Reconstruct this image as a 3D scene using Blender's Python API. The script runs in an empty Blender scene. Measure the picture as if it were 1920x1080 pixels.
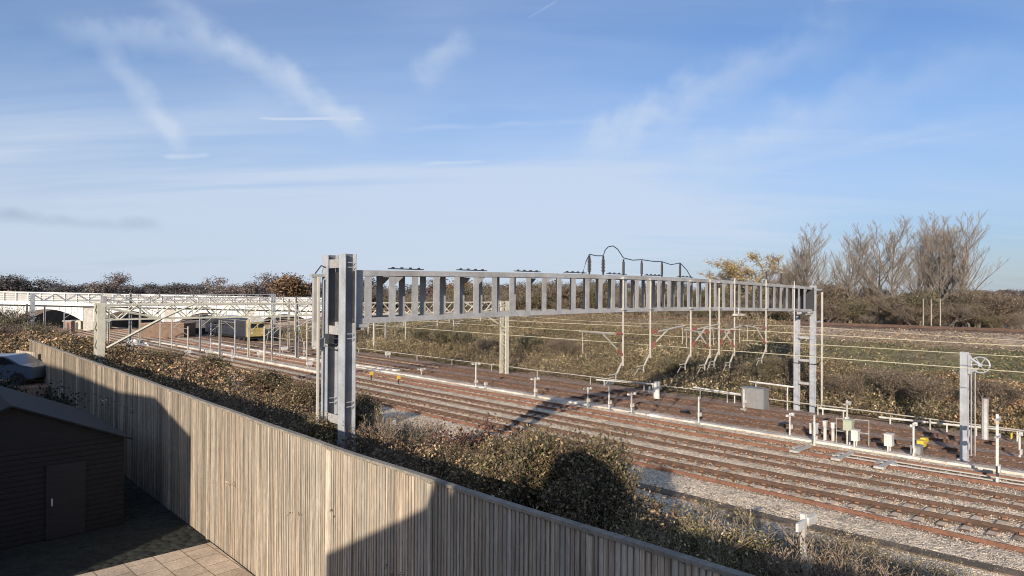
import bpy, math, random
import numpy as np
from mathutils import Vector, Matrix
random.seed(7); RNG = np.random.default_rng(7)
S = bpy.context.scene; COL = S.collection
R = math.radians
# ------------------------------------------------------------------ camera
H = 7.7; F = 1234.0; A = R(43.7)
NX, NY = math.cos(A), math.sin(A)          # across the tracks (away from camera)
DX, DY = -math.sin(A), math.cos(A)         # along the tracks (north, to the left)
CAMM = Matrix.Rotation(R(90 + .44), 4, 'X') @ Matrix.Rotation(R(.37), 4, 'Z')
cam = bpy.data.cameras.new('camera'); cam.sensor_width = 36; cam.lens = 36 * F / 1920
cam.clip_end = 9000; cam.clip_start = .1
co = bpy.data.objects.new('camera', cam); COL.objects.link(co)
co.matrix_world = Matrix.Translation((0, 0, H)) @ CAMM
S.camera = co
def ray(px, py): return CAMM.to_3x3() @ Vector(((px - 960) / F, -(py - 540) / F, -1))
def G(px, py, z=0.0):
    r = ray(px, py); t = (z - H) / r.z; return Vector((r.x * t, r.y * t, z))
def onS(px, py, s):
    r = ray(px, py); t = s / (r.x * DX + r.y * DY); return Vector((r.x * t, r.y * t, H + r.z * t))
def onD(px, py, d):
    r = ray(px, py); t = d / (r.x * NX + r.y * NY); return Vector((r.x * t, r.y * t, H + r.z * t))
def atY(px, py, y):
    r = ray(px, py); t = y / r.y; return Vector((r.x * t, y, H + r.z * t))
def W(d, s, z=0.0): return Vector((d * NX + s * DX, d * NY + s * DY, z))
def DS(v): return v[0] * NX + v[1] * NY, v[0] * DX + v[1] * DY
NV = Vector((NX, NY, 0)); DV = Vector((DX, DY, 0)); UP = Vector((0, 0, 1))
# ------------------------------------------------------------------ object helpers
def tag(o, label=None, cat=None, group=None, kind=None):
    if label: o['label'] = label
    if cat: o['category'] = cat
    if group: o['group'] = group
    if kind: o['kind'] = kind
    return o
def empty(name, loc, label, cat, group=None):
    o = bpy.data.objects.new(name, None); COL.objects.link(o); o.location = loc
    o.empty_display_size = .2
    return tag(o, label, cat, group)
class MB:
    """collects shapes in world coordinates; build() links them as ONE mesh object"""
    def __init__(s): s.v = []; s.f = []; s.c = []
    def poly(s, pts, faces, col=(1, 1, 1)):
        n = len(s.v); s.v += [tuple(p) for p in pts]
        for f in faces: s.f.append(tuple(i + n for i in f)); s.c.append(col)
    def box(s, c, ax, ay, az, col=(1, 1, 1)):
        """c centre, ax/ay/az half vectors"""
        c = Vector(c); P = [c + ax * i + ay * j + az * k for i in (-1, 1) for j in (-1, 1) for k in (-1, 1)]
        s.poly(P, [(0, 1, 3, 2), (4, 6, 7, 5), (0, 4, 5, 1), (2, 3, 7, 6), (0, 2, 6, 4), (1, 5, 7, 3)], col)
    def bx(s, c, l, w, h, col=(1, 1, 1), along=None, up=UP):
        """box centred at c: l along direction 'along', w sideways, h up"""
        a = (along or NV).normalized(); b = up.cross(a).normalized(); u = a.cross(b)
        s.box(c, a * l / 2, b * w / 2, u * h / 2, col)
    def tube(s, pts, r, n=6, col=(1, 1, 1), r2=None, cap=True):
        pts = [Vector(p) for p in pts]; rings = []; m = len(pts)
        for i, p in enumerate(pts):
            t = (pts[min(i + 1, m - 1)] - pts[max(i - 1, 0)]).normalized()
            q = UP if abs(t.z) < .9 else Vector((1, 0, 0))
            a = t.cross(q).normalized(); b = t.cross(a)
            rr = r if r2 is None else r + (r2 - r) * i / (m - 1)
            rings.append([p + (a * math.cos(2 * math.pi * k / n) + b * math.sin(2 * math.pi * k / n)) * rr for k in range(n)])
        P = [v for g in rings for v in g]
        fs = [(i * n + k, i * n + (k + 1) % n, (i + 1) * n + (k + 1) % n, (i + 1) * n + k) for i in range(m - 1) for k in range(n)]
        if cap: fs += [tuple(range(n))[::-1], tuple((m - 1) * n + k for k in range(n))]
        s.poly(P, fs, col)
    def sweep(s, path, prof, side, col=(1, 1, 1)):
        """profile [(a,z)] swept along path; side = function i -> sideways unit vector"""
        n = len(prof); P = []
        for i, p in enumerate(path):
            P += [Vector(p) + side * a + UP * z for a, z in prof]
        fs = [(i * n + k, i * n + (k + 1) % n, (i + 1) * n + (k + 1) % n, (i + 1) * n + k) for i in range(len(path) - 1) for k in range(n)]
        fs += [tuple(range(n))[::-1], tuple((len(path) - 1) * n + k for k in range(n))]
        s.poly(P, fs, col)
    def hsec(s, base, h, w=.305, t=.022, col=(1, 1, 1)):
        """H-section column, flanges facing across the tracks"""
        base = Vector(base); c = base + UP * h / 2
        for q in (-1, 1): s.box(c + NV * q * (w / 2 - t / 2), NV * t / 2, DV * w / 2, UP * h / 2, col)
        s.box(c, NV * (w / 2 - t - .001), DV * t / 3, UP * h / 2, (.4, .4, .42))  # web colour darkened to paint the shaded recess between the flanges
    def build(s, name, mat, parent=None, smooth=False):
        o0 = Vector(parent.location) if parent is not None and parent.type == 'EMPTY' else (Vector(parent['org']) if parent is not None and 'org' in parent else None)
        if o0 is None:
            a = np.array(s.v); o0 = Vector(((a[:, 0].min() + a[:, 0].max()) / 2, (a[:, 1].min() + a[:, 1].max()) / 2, a[:, 2].min()))
        me = bpy.data.meshes.new(name)
        me.from_pydata([(x - o0.x, y - o0.y, z - o0.z) for x, y, z in s.v], [], s.f)
        at = me.color_attributes.new('Col', 'FLOAT_COLOR', 'CORNER')
        arr = np.ones((len(me.loops), 4), dtype=np.float32); i = 0
        for f, c in zip(s.f, s.c): arr[i:i + len(f), :3] = c; i += len(f)
        at.data.foreach_set('color', arr.ravel())
        if smooth: me.shade_smooth()
        me.materials.append(mat)
        o = bpy.data.objects.new(name, me); COL.objects.link(o)
        if parent is not None: o.parent = parent
        if parent is None: o.location = o0
        return o
_dump = {}
def part(mb, name, mat, parent, label=None):
    """a part, in its thing's space"""
    root = parent
    while root.parent is not None: root = root.parent
    o0 = Vector(root.location)
    me = bpy.data.meshes.new(name)
    me.from_pydata([(x - o0.x, y - o0.y, z - o0.z) for x, y, z in mb.v], [], mb.f)
    at = me.color_attributes.new('Col', 'FLOAT_COLOR', 'CORNER')
    arr = np.ones((len(me.loops), 4), dtype=np.float32); i = 0
    for f, c in zip(mb.f, mb.c): arr[i:i + len(f), :3] = c; i += len(f)
    at.data.foreach_set('color', arr.ravel())
    me.materials.append(mat)
    o = bpy.data.objects.new(name, me); COL.objects.link(o); o.parent = parent
    if label: o['label'] = label
    return o
def kids(o): return [c for c in bpy.data.objects if c.parent == o]
def copy_tree(o, parent=None):
    c = o.copy(); COL.objects.link(c); c.parent = parent
    for ch in kids(o): copy_tree(ch, c)
    return c
# ------------------------------------------------------------------ materials
def newmat(name):
    m = bpy.data.materials.new(name); m.use_nodes = True; nt = m.node_tree
    b = nt.nodes['Principled BSDF']; return m, nt, b
def nd(nt, t, **k):
    n = nt.nodes.new(t)
    for a, v in k.items(): setattr(n, a, v)
    return n
def mat(name, col, rough=.7, metal=0, var=.25, scale=6, attr=True, bump=.0, bscale=None, stretch=(1, 1, 1), grime=None, fine=None):
    """base colour x colour attribute, broken up by two noises, optional grime colour and bump"""
    m, nt, b = newmat(name); L = nt.links.new
    tc = nd(nt, 'ShaderNodeNewGeometry'); mp = nd(nt, 'ShaderNodeMapping'); mp.inputs['Scale'].default_value = stretch
    L(tc.outputs['Position'], mp.inputs[0])
    nz = nd(nt, 'ShaderNodeTexNoise'); nz.inputs['Scale'].default_value = scale; nz.inputs['Detail'].default_value = 6; nz.inputs['Roughness'].default_value = .65
    L(mp.outputs[0], nz.inputs['Vector'])
    mr = nd(nt, 'ShaderNodeMapRange'); mr.inputs[1].default_value = .3; mr.inputs[2].default_value = .7
    mr.inputs[3].default_value = 1 - var; mr.inputs[4].default_value = 1 + var
    L(nz.outputs[0], mr.inputs[0])
    base = nd(nt, 'ShaderNodeMix', data_type='RGBA', blend_type='MULTIPLY'); base.inputs[0].default_value = 1
    base.inputs[6].default_value = (*col, 1)
    if attr:
        at = nd(nt, 'ShaderNodeAttribute', attribute_name='Col'); L(at.outputs['Color'], base.inputs[7])
    else: base.inputs[7].default_value = (1, 1, 1, 1)
    vm = nd(nt, 'ShaderNodeVectorMath', operation='SCALE'); L(base.outputs[2], vm.inputs[0]); L(mr.outputs[0], vm.inputs['Scale'])
    out = vm.outputs[0]
    if fine:
        n3 = nd(nt, 'ShaderNodeTexNoise'); n3.inputs['Scale'].default_value = fine[0]; n3.inputs['Detail'].default_value = 3; L(mp.outputs[0], n3.inputs['Vector'])
        m3 = nd(nt, 'ShaderNodeMapRange'); m3.inputs[1].default_value = .3; m3.inputs[2].default_value = .7; m3.inputs[3].default_value = 1 - fine[1]; m3.inputs[4].default_value = 1 + fine[1]
        L(n3.outputs[0], m3.inputs[0]); v3 = nd(nt, 'ShaderNodeVectorMath', operation='SCALE'); L(out, v3.inputs[0]); L(m3.outputs[0], v3.inputs['Scale']); out = v3.outputs[0]
    if grime:
        n2 = nd(nt, 'ShaderNodeTexNoise'); n2.inputs['Scale'].default_value = scale * .37; n2.inputs['Detail'].default_value = 8; L(mp.outputs[0], n2.inputs['Vector'])
        m2 = nd(nt, 'ShaderNodeMapRange'); m2.inputs[1].default_value = .5; m2.inputs[2].default_value = .68; L(n2.outputs[0], m2.inputs[0])
        m2.inputs[4].default_value = grime[3]
        mx = nd(nt, 'ShaderNodeMix', data_type='RGBA'); L(m2.outputs[0], mx.inputs[0]); L(out, mx.inputs[6]); mx.inputs[7].default_value = (*grime[:3], 1); out = mx.outputs[2]
    L(out, b.inputs['Base Color']); b.inputs['Roughness'].default_value = rough; b.inputs['Metallic'].default_value = metal
    if bump:
        bn = nd(nt, 'ShaderNodeTexNoise'); bn.inputs['Scale'].default_value = bscale or scale * 4; bn.inputs['Detail'].default_value = 4; L(mp.outputs[0], bn.inputs['Vector'])
        bp = nd(nt, 'ShaderNodeBump'); bp.inputs['Strength'].default_value = 1; bp.inputs['Distance'].default_value = bump; L(bn.outputs[0], bp.inputs['Height']); L(bp.outputs[0], b.inputs['Normal'])
    return m
M = {}
M['galv'] = mat('galvanised_steel', (.40, .41, .435), .5, .1, .22, 2.2, grime=(.28, .25, .22, .35), fine=(14, .08))
M['galv_beam'] = mat('weathered_steel', (.43, .415, .40), .6, .1, .2, 2.0, grime=(.22, .17, .13, .4), fine=(14, .1))
M['cream'] = mat('cream_paint', (.60, .56, .44), .6, 0, .15, 2.5, grime=(.2, .14, .08, .4))
M['tube'] = mat('pale_tube', (.46, .42, .36), .5, 0, .12, 5)
M['wire'] = mat('wire_metal', (.62, .55, .38), .5, 0, .1, 1)
M['darkmetal'] = mat('dark_metal', (.045, .045, .05), .5, 0, .3, 6)
M['insul'] = mat('insulator', (.03, .022, .025), .35, 0, .2, 8)
M['redins'] = mat('red_insulator', (.30, .10, .08), .4, 0, .2, 8)
M['white'] = mat('white_paint', (.66, .63, .58), .7, 0, .16, 5, grime=(.3, .22, .16, .55), fine=(30, .12))
M['concrete'] = mat('concrete', (.46, .42, .37), .9, 0, .2, 3, bump=.01, fine=(25, .15))
M['trough'] = mat('trough_concrete', (.72, .64, .56), .9, 0, .22, 1.2, grime=(.3, .22, .16, .6), fine=(12, .15))
M['bridgewhite'] = mat('bridge_white', (.82, .81, .78), .8, 0, .08, .6, grime=(.5, .46, .4, .5))
M['bridgegrey'] = mat('bridge_grey', (.42, .40, .37), .8, 0, .15, .8)
M['fence'] = mat('fence_timber', (.46, .385, .30), .9, 0, .3, 5, stretch=(6, 6, .35), grime=(.16, .12, .08, .55), bump=.004, bscale=14, fine=(18, .25))
M['coping'] = mat('coping_timber', (.24, .21, .17), .9, 0, .3, 4, fine=(20, .2))
M['sleeper'] = mat('sleeper_concrete', (.62, .48, .35), .95, 0, .25, 2.5, grime=(.16, .09, .055, .7), fine=(20, .2))
M['rail'] = mat('rail_rust', (.115, .066, .044), .8, 0, .3, 1.4, fine=(9, .25))
M['railred'] = mat('rail_red_rust', (.22, .105, .065), .8, 0, .25, 1.4, fine=(9, .25))
M['yellow'] = mat('yellow_paint', (.75, .52, .06), .5, 0, .1, 5)
M['green'] = mat('pale_green_paint', (.42, .43, .32), .6, 0, .1, 5)
M['greycab'] = mat('grey_cabinet', (.25, .245, .24), .7, 0, .15, 3, grime=(.25, .15, .1, .5))
M['leaf'] = mat('leaf', (1, 1, 1), .6, 0, .3, 1.3)
M['leaf'].node_tree.nodes['Principled BSDF'].inputs['Specular IOR Level'].default_value = .35
M['bark'] = mat('bark', (1, 1, 1), .9, 0, .25, 3)
M['black'] = mat('black_paint', (.02, .02, .022), .4, 0, .2, 3)
M['glass'] = mat('dark_glass', (.02, .025, .03), .1, 0, .1, 3)
M['brick'] = mat('brown_brick', (.2, .13, .09), .9, 0, .25, 1.5, fine=(9, .25))
M['house'] = mat('house_brick', (.3, .17, .12), .9, 0, .2, 2)
M['rubble'] = mat('rubble', (.7, .68, .64), .9, 0, .3, 4)
M['yard'] = mat('yard_paving', (.60, .47, .34), .95, 0, .25, 1.2, fine=(18, .2), attr=False)
yn = M['yard'].node_tree; bt = yn.nodes.new('ShaderNodeTexBrick'); gg = yn.nodes.new('ShaderNodeNewGeometry'); rm_ = yn.nodes.new('ShaderNodeMapping'); rm_.inputs['Rotation'].default_value = (0, 0, A)
yn.links.new(gg.outputs['Position'], rm_.inputs[0]); yn.links.new(rm_.outputs[0], bt.inputs['Vector']); bt.inputs['Scale'].default_value = 1; bt.inputs['Brick Width'].default_value = .6; bt.inputs['Row Height'].default_value = .6; bt.inputs['Mortar Size'].default_value = .012
bt.inputs['Color1'].default_value = (1, 1, 1, 1); bt.inputs['Color2'].default_value = (.82, .8, .78, 1); bt.inputs['Mortar'].default_value = (.35, .32, .28, 1)
pb = yn.nodes['Principled BSDF']; src = pb.inputs['Base Color'].links[0].from_socket; ym = yn.nodes.new('ShaderNodeMix'); ym.data_type = 'RGBA'; ym.blend_type = 'MULTIPLY'; ym.inputs[0].default_value = 1
yn.links.new(src, ym.inputs[6]); yn.links.new(bt.outputs['Color'], ym.inputs[7]); yn.links.new(ym.outputs[2], pb.inputs['Base Color'])
# gravel: voronoi stones coloured cell by cell over the colour attribute
def gravel(name, sc, bump, lo=.45, hi=1.55):
    m, nt, b = newmat(name); L = nt.links.new
    g = nd(nt, 'ShaderNodeNewGeometry'); vo = nd(nt, 'ShaderNodeTexVoronoi'); vo.inputs['Scale'].default_value = sc
    L(g.outputs['Position'], vo.inputs['Vector'])
    sp = nd(nt, 'ShaderNodeSeparateColor'); L(vo.outputs['Color'], sp.inputs[0])
    mr = nd(nt, 'ShaderNodeMapRange'); mr.inputs[3].default_value = lo; mr.inputs[4].default_value = hi; L(sp.outputs[0], mr.inputs[0])
    at = nd(nt, 'ShaderNodeAttribute', attribute_name='Col')
    nz = nd(nt, 'ShaderNodeTexNoise'); nz.inputs['Scale'].default_value = .9; nz.inputs['Detail'].default_value = 6; L(g.outputs['Position'], nz.inputs['Vector'])
    m2 = nd(nt, 'ShaderNodeMapRange'); m2.inputs[1].default_value = .3; m2.inputs[2].default_value = .7; m2.inputs[3].default_value = .75; m2.inputs[4].default_value = 1.2; L(nz.outputs[0], m2.inputs[0])
    mu = nd(nt, 'ShaderNodeMath', operation='MULTIPLY'); L(mr.outputs[0], mu.inputs[0]); L(m2.outputs[0], mu.inputs[1])
    vm = nd(nt, 'ShaderNodeVectorMath', operation='SCALE'); L(at.outputs['Color'], vm.inputs[0]); L(mu.outputs[0], vm.inputs['Scale'])
    L(vm.outputs[0], b.inputs['Base Color']); b.inputs['Roughness'].default_value = .95
    bp = nd(nt, 'ShaderNodeBump'); bp.inputs['Distance'].default_value = bump; bp.invert = True; L(vo.outputs['Distance'], bp.inputs['Height']); L(bp.outputs[0], b.inputs['Normal'])
    return m
M['gravel'] = gravel('ballast_stones', 13, .05)
M['earth'] = gravel('rough_ground', 5, .08, .6, 1.4)
M['veg'] = M['earth']
# ------------------------------------------------------------------ numpy noise
_perm = RNG.random((256, 256))
def vnoise(x, y, sc):
    x = np.asarray(x) / sc + 1000; y = np.asarray(y) / sc + 1000
    xi = np.floor(x).astype(int); yi = np.floor(y).astype(int); fx = x - xi; fy = y - yi
    fx = fx * fx * (3 - 2 * fx); fy = fy * fy * (3 - 2 * fy)
    g = lambda i, j: _perm[(xi + i) % 256, (yi + j) % 256]
    return (g(0, 0) * (1 - fx) + g(1, 0) * fx) * (1 - fy) + (g(0, 1) * (1 - fx) + g(1, 1) * fx) * fy
def fbm(x, y, sc): return (vnoise(x, y, sc) + .5 * vnoise(x + 37, y, sc / 2.1) + .25 * vnoise(x, y + 91, sc / 4.3)) / 1.75
def sst(a, b, x): t = np.clip((x - a) / (b - a), 0, 1); return t * t * (3 - 2 * t)
# ------------------------------------------------------------------ terrain height
PATH = [W(74, -90), W(74, -40), W(74, 10.9), W(73.5, 28), W(75.5, 60), Vector((-12, 118, 0)), Vector((-36, 126, 0)), Vector((-60, 127, 0))]
def pdist(x, y):
    best = np.full(np.shape(x), 1e9)
    for a, b in zip(PATH[:-1], PATH[1:]):
        ab = b - a; L2 = ab.x ** 2 + ab.y ** 2
        t = np.clip(((x - a.x) * ab.x + (y - a.y) * ab.y) / L2, 0, 1)
        best = np.minimum(best, np.hypot(x - a.x - ab.x * t, y - a.y - ab.y * t))
    return best
def terr(x, y):
    x = np.asarray(x, float); y = np.asarray(y, float)
    d = x * NX + y * NY; s = x * DX + y * DY
    wl = 1 - sst(7, 11.5, s)
    near = np.where(d < 6.05, 1.43, 2.0) * (1 - sst(0, 1, (d - 10 + .5 * wl) / (9 - 4 * wl)))
    near *= 1 - sst(60, 110, s) * .7
    p = pdist(x, y)
    bank = np.clip(4.45 - np.maximum(0, p - 3.4) * .162, 0, 5)
    bank = np.where(d > 78, np.maximum(bank, 3.2 * (1 - sst(120, 260, d))), bank)
    bank = np.minimum(bank, np.maximum(0, (d - 44.5) * .19))
    far = np.maximum(0, bank)
    rough = (fbm(x, y, 2.5) - .5) * .35 * np.where((d > 44.5) & (p > 3.6), 1, 0)
    rough += (fbm(x, y, 1.2) - .5) * .3 * np.where((d > 6.6) & (d < 18), 1, 0)
    return near + far + rough
def gridmesh(name, D, Sv, zf, cf, mt, world=False):
    DD, SS = np.meshgrid(D, Sv, indexing='ij')
    X = DD * NX + SS * DX; Y = DD * NY + SS * DY; Z = zf(X, Y, DD, SS); C = cf(X, Y, DD, SS, Z)
    nd_, ns = DD.shape; V = np.stack([X, Y, Z], -1).reshape(-1, 3)
    i = np.arange(nd_ * ns).reshape(nd_, ns)
    Fq = np.stack([i[:-1, :-1], i[1:, :-1], i[1:, 1:], i[:-1, 1:]], -1).reshape(-1, 4)
    return rawmesh(name, V, Fq, C.reshape(-1, 3), mt)
def rawmesh(name, V, Fq, C, mt, origin=(0, 0, 0)):
    me = bpy.data.meshes.new(name); k = Fq.shape[1]
    me.vertices.add(len(V)); me.vertices.foreach_set('co', np.ascontiguousarray(V, dtype=np.float32).ravel())
    me.loops.add(Fq.size); me.loops.foreach_set('vertex_index', np.ascontiguousarray(Fq, dtype=np.int32).ravel())
    me.polygons.add(len(Fq)); me.polygons.foreach_set('loop_start', np.arange(0, Fq.size, k, dtype=np.int32))
    me.update(calc_edges=True)
    at = me.color_attributes.new('Col', 'FLOAT_COLOR', 'POINT')
    c4 = np.ones((len(V), 4), np.float32); c4[:, :3] = C; at.data.foreach_set('color', c4.ravel())
    me.materials.append(mt)
    o = bpy.data.objects.new(name, me); COL.objects.link(o); o.location = origin
    return o
def mixc(a, b, t): return np.asarray(a) * (1 - t[..., None]) + np.asarray(b) * t[..., None]
GREEN = np.array((.16, .135, .06)); BROWN = np.array((.25, .175, .105)); TAN = np.array((.40, .29, .20)); REDB = np.array((.24, .13, .09))
def tcol(X, Y, D_, S_, Z):
    n = fbm(X, Y, 6); n2 = fbm(X + 50, Y, 1.5)
    c = mixc(BROWN, GREEN, sst(.4, .6, n))
    p = pdist(X, Y)
    c = mixc(c, GREEN * 1.05, sst(8, 11, p) * (1 - sst(20, 25, p)) * (D_ > 46) * (.5 + .5 * n2))
    c = mixc(c, TAN, (1 - sst(7.0, 10.0, p + n2 * 2 - 1)) * (D_ > 46) * (p < 12))
    c = mixc(c, REDB * .6, (p < 3.3) * 1.0)
    c = mixc(c, REDB * .8, sst(43, 43.5, D_) * (1 - sst(44.3, 45.5, D_ + n2)))
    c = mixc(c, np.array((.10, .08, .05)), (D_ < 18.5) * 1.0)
    return c * (.7 + .6 * n2[..., None])
Dg = np.concatenate([np.arange(-20, 6, 2), [6.0, 6.1], np.arange(6.6, 19.2, .6), [43.2], np.arange(44, 82, .7), np.arange(82, 200, 5)])
Sg = np.concatenate([np.arange(-120, -20, 8), np.arange(-20, 150, 1.4), np.arange(150, 400, 8)])
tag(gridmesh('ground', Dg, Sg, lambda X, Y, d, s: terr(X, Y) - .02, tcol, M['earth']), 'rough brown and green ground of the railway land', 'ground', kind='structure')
r = 5000
far = rawmesh('fields', np.array([(-r, -300, -.4), (r, -300, -.4), (r, r, -.4), (-r, r, -.4)]), np.array([[0, 1, 2, 3]]), np.array([(.1, .085, .045)] * 4), M['earth'])
tag(far, 'flat winter fields reaching to the horizon', 'ground', kind='structure')
# yard inside the fence
mb = MB(); mb.poly([W(-9, -30, 1.46), W(5.95, -30, 1.46), W(5.95, 17, 1.46), W(-9, 17, 1.46)], [(0, 1, 2, 3)])
tag(mb.build('yard_paving', M['yard']), 'pale paved yard at the foot of the timber fence', 'paving', kind='structure')
mb = MB(); mb.poly([W(-30, 17, 1.46), W(5.95, 17, 1.46), W(5.95, 60, 1.46), W(-30, 60, 1.46)], [(0, 1, 2, 3)], (.018, .02, .014))  # near-black colour paints the house shadow on this side of the yard
tag(mb.build('lawn', M['earth']), 'lawn inside the fence at the left, house shade painted into its colour', 'lawn', kind='structure')
# ------------------------------------------------------------------ tracks
def cv(s, k=.004): return k * max(0, 20 - s) ** 2
TR = [  # name info, near rail D, far rail D, curve factor, z, materials
    ('nearest railway track with dark rails and long pale sleepers', 25.55, 27.0, .0042, 'rail'),
    ('second railway track from the fence, dark rails on grey ballast', 28.6, 30.05, .0034, 'rail'),
    ('third railway track, beside the white cable trough', 31.8, 33.25, .003, 'railred'),
    ('fourth railway track, just beyond the white cable trough', 36.5, 37.95, .0015, 'rail'),
    ('farthest low level track on rusty red ballast below the bank', 40.0, 41.45, .0008, 'rail')]
railprof = [(-.07, 0), (.07, 0), (.07, .015), (.012, .035), (.012, .12), (.036, .13), (.036, .165), (-.036, .165), (-.036, .13), (-.012, .12), (-.012, .035), (-.07, .015)]
Z0 = .05
def rail_mb(Dr, k, s0=-14, s1=160, clips=True, cc=(2.6, 2.3, 2.0)):
    b = MB(); ss = [s0 + i * 2.0 for i in range(int((s1 - s0) / 2) + 1)]
    path = [W(Dr + cv(s, k), s, Z0) for s in ss]
    b.sweep(path, railprof, NV)
    if clips:
        s = s0 + .3
        while s < 75:
            for q in (-1, 1): b.bx(W(Dr + cv(s, k) + q * .10, s, Z0 + .03), .09, .13, .055, cc, along=NV)
            s += .68
    return b
def make_track(info, i):
    lab, d0, d1, k, rm = info
    t = empty('railway_track', W((d0 + d1) / 2, 20, 0), lab, 'railway track')
    for dr in (d0, d1): part(rail_mb(dr, k, cc=(2.6, 2.3, 2.0) if rm == 'rail' else (1.5, 1.9, 2.3)), 'rail', M[rm], t)
    lo, hi = (d0 - 1.55, d1 + .5) if i == 0 else (d0 - .52, d1 + .52)
    proto = None; rest = MB(); n = 0; s = -13.7
    smb = MB(); L = hi - lo; RL = [d0, d1] + ([24.45] if i == 0 else [])
    sm = bpy.data.meshes.new('sleeper')
    while s < 156:
        c = (lo + hi) / 2 + cv(s, k)
        if n < 100:
            if proto is None:
                
                cuts = sorted([lo, hi] + [v + q for v in RL for q in (-.34, .34) if lo < v + q < hi])
                for u0, u1 in zip(cuts[:-1], cuts[1:]):
                    st = any(abs((u0 + u1) / 2 - v) < .33 for v in RL)
                    smb.box(W((u0 + u1) / 2 + cv(s, k), s, 0), NV * (u1 - u0) / 2, DV * .13, UP * (.065 if st else .068), (.3, .22, .17) if st else ((1, 1, 1) if i < 3 else (.45, .36, .3)))
                proto = part(smb, 'sleeper', M['sleeper'], t)
                base = (c, s)
            else:
                o = proto.copy(); COL.objects.link(o); o.parent = t
                o.location = W(c, s) - W(*base) + Vector((0, 0, random.uniform(-.02, .004)))
        else: rest.box(W(c, s, 0), NV * L / 2, DV * .13, UP * .065)
        n += 1; s += .68
    o = part(rest, 'sleeper', M['sleeper'], t); o['kind'] = 'stuff'
    return t
for i, inf in enumerate(TR): make_track(inf, i)
e = empty('spare_rail', W(24.45, 20, 0), 'red rusty rail running alongside the nearest track on its fence side', 'rail')
part(rail_mb(24.45, .0006, cc=(1.5, 1.9, 2.3)), 'rail', M['railred'], e)
# ballast sheet, dark bands along the rails painting their shadows with rust stain
RAILS = [(24.45, .0006)] + [(d, k) for _, a, b, k, _ in TR for d in (a, b)]
def bcol(X, Y, D_, S_, Z):
    base = np.array((.68, .54, .39)) * (.85 + .3 * fbm(X, Y, 3)[..., None])
    bg = np.zeros(D_.shape)
    for j, (dr, k) in enumerate(RAILS):
        dd = D_ - (dr + k * np.maximum(0, 20 - S_) ** 2)
        bg = np.maximum(bg, np.exp(-(dd / .30) ** 4) * .95)
    c = mixc(base, np.array((.20, .135, .095)), bg * (.85 + .15 * fbm(X, Y, .8)))
    # track five and the strip behind are rusty red
    c = mixc(c, np.array((.28, .18, .135)), sst(35.6, 37, D_ + fbm(X, Y, 2) * 1.2) * .9)
    # worn four-foot of the third track and the points area
    c = mixc(c, np.array((.27, .185, .13)), sst(31.2, 32, D_) * (1 - sst(33.3, 34, D_)) * .75)
    c = mixc(c, np.array((.22, .15, .105)), (np.exp(-((D_ - 26.2) / .9) ** 2)) * sst(14, 30, S_) * .85)
    # near cess: dirty, greener
    c = mixc(c, np.array((.27, .21, .145)), 1 - sst(18.0, 20.2, D_ + fbm(X, Y, 2.2) * 2 - 1))
    return c
def bz(X, Y, d, s):
    z = .075 + (fbm(X, Y, .35) - .5) * .05 + .05 * np.exp(-((d - 22.9) / .8) ** 2)
    for j, (_, a, b, k, _m) in enumerate(TR):
        c = k * np.maximum(0, 20 - s) ** 2; lo_ = a + .1 - (1.1 if j == 0 else 0); z = z - .085 * sst(lo_ + c, lo_ + .15 + c, d) * (1 - sst(b - .25 + c, b - .05 + c, d))
    return z
Db = np.arange(14.8, 43.8, .14); Sb = np.concatenate([np.arange(-30, 60, .7), np.arange(60, 190, 2.5)])
tag(gridmesh('ballast', Db, Sb, bz, bcol, M['gravel']), 'grey brown stone ballast under the railway tracks', 'ballast', kind='structure')
# loose stones standing proud
def stones(name, n, d0, d1, s0, s1, size, col, label):
    d = RNG.uniform(d0, d1, n); s = s0 + (s1 - s0) * RNG.random(n) ** 1.5
    x = d * NX + s * DX; y = d * NY + s * DY; z = bz(x, y, d, s)
    P = np.array([(1, 0, 0), (-.5, .85, 0), (-.5, -.85, 0), (0, 0, 1)])
    sz = size * RNG.uniform(.5, 1.3, n)
    a = RNG.uniform(0, 6.28, n); V = np.empty((n, 4, 3))
    jit = RNG.uniform(.7, 1.3, (n, 4, 1))
    Q = P[None] * jit
    V[:, :, 0] = x[:, None] + (Q[:, :, 0] * np.cos(a)[:, None] - Q[:, :, 1] * np.sin(a)[:, None]) * sz[:, None]
    V[:, :, 1] = y[:, None] + (Q[:, :, 0] * np.sin(a)[:, None] + Q[:, :, 1] * np.cos(a)[:, None]) * sz[:, None]
    V[:, :, 2] = z[:, None] + Q[:, :, 2] * sz[:, None] * .9 - .01
    i = np.arange(n)[:, None, None] * 4; T = np.array([(0, 1, 3), (1, 2, 3), (2, 0, 3)])[None]
    C = np.array(col)[None, None] * RNG.uniform(.5, 1.5, (n, 1, 1)) * np.ones((n, 4, 3))
    o = rawmesh(name, V.reshape(-1, 3), (i + T).reshape(-1, 3), C.reshape(-1, 3), M['bark'])
    return tag(o, label, 'gravel', kind='stuff')
stones('ballast_stones', 110000, 19.5, 34.4, -8, 40, .036, (.72, .57, .42), 'loose grey stones lying over the ballast between the tracks')
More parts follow.
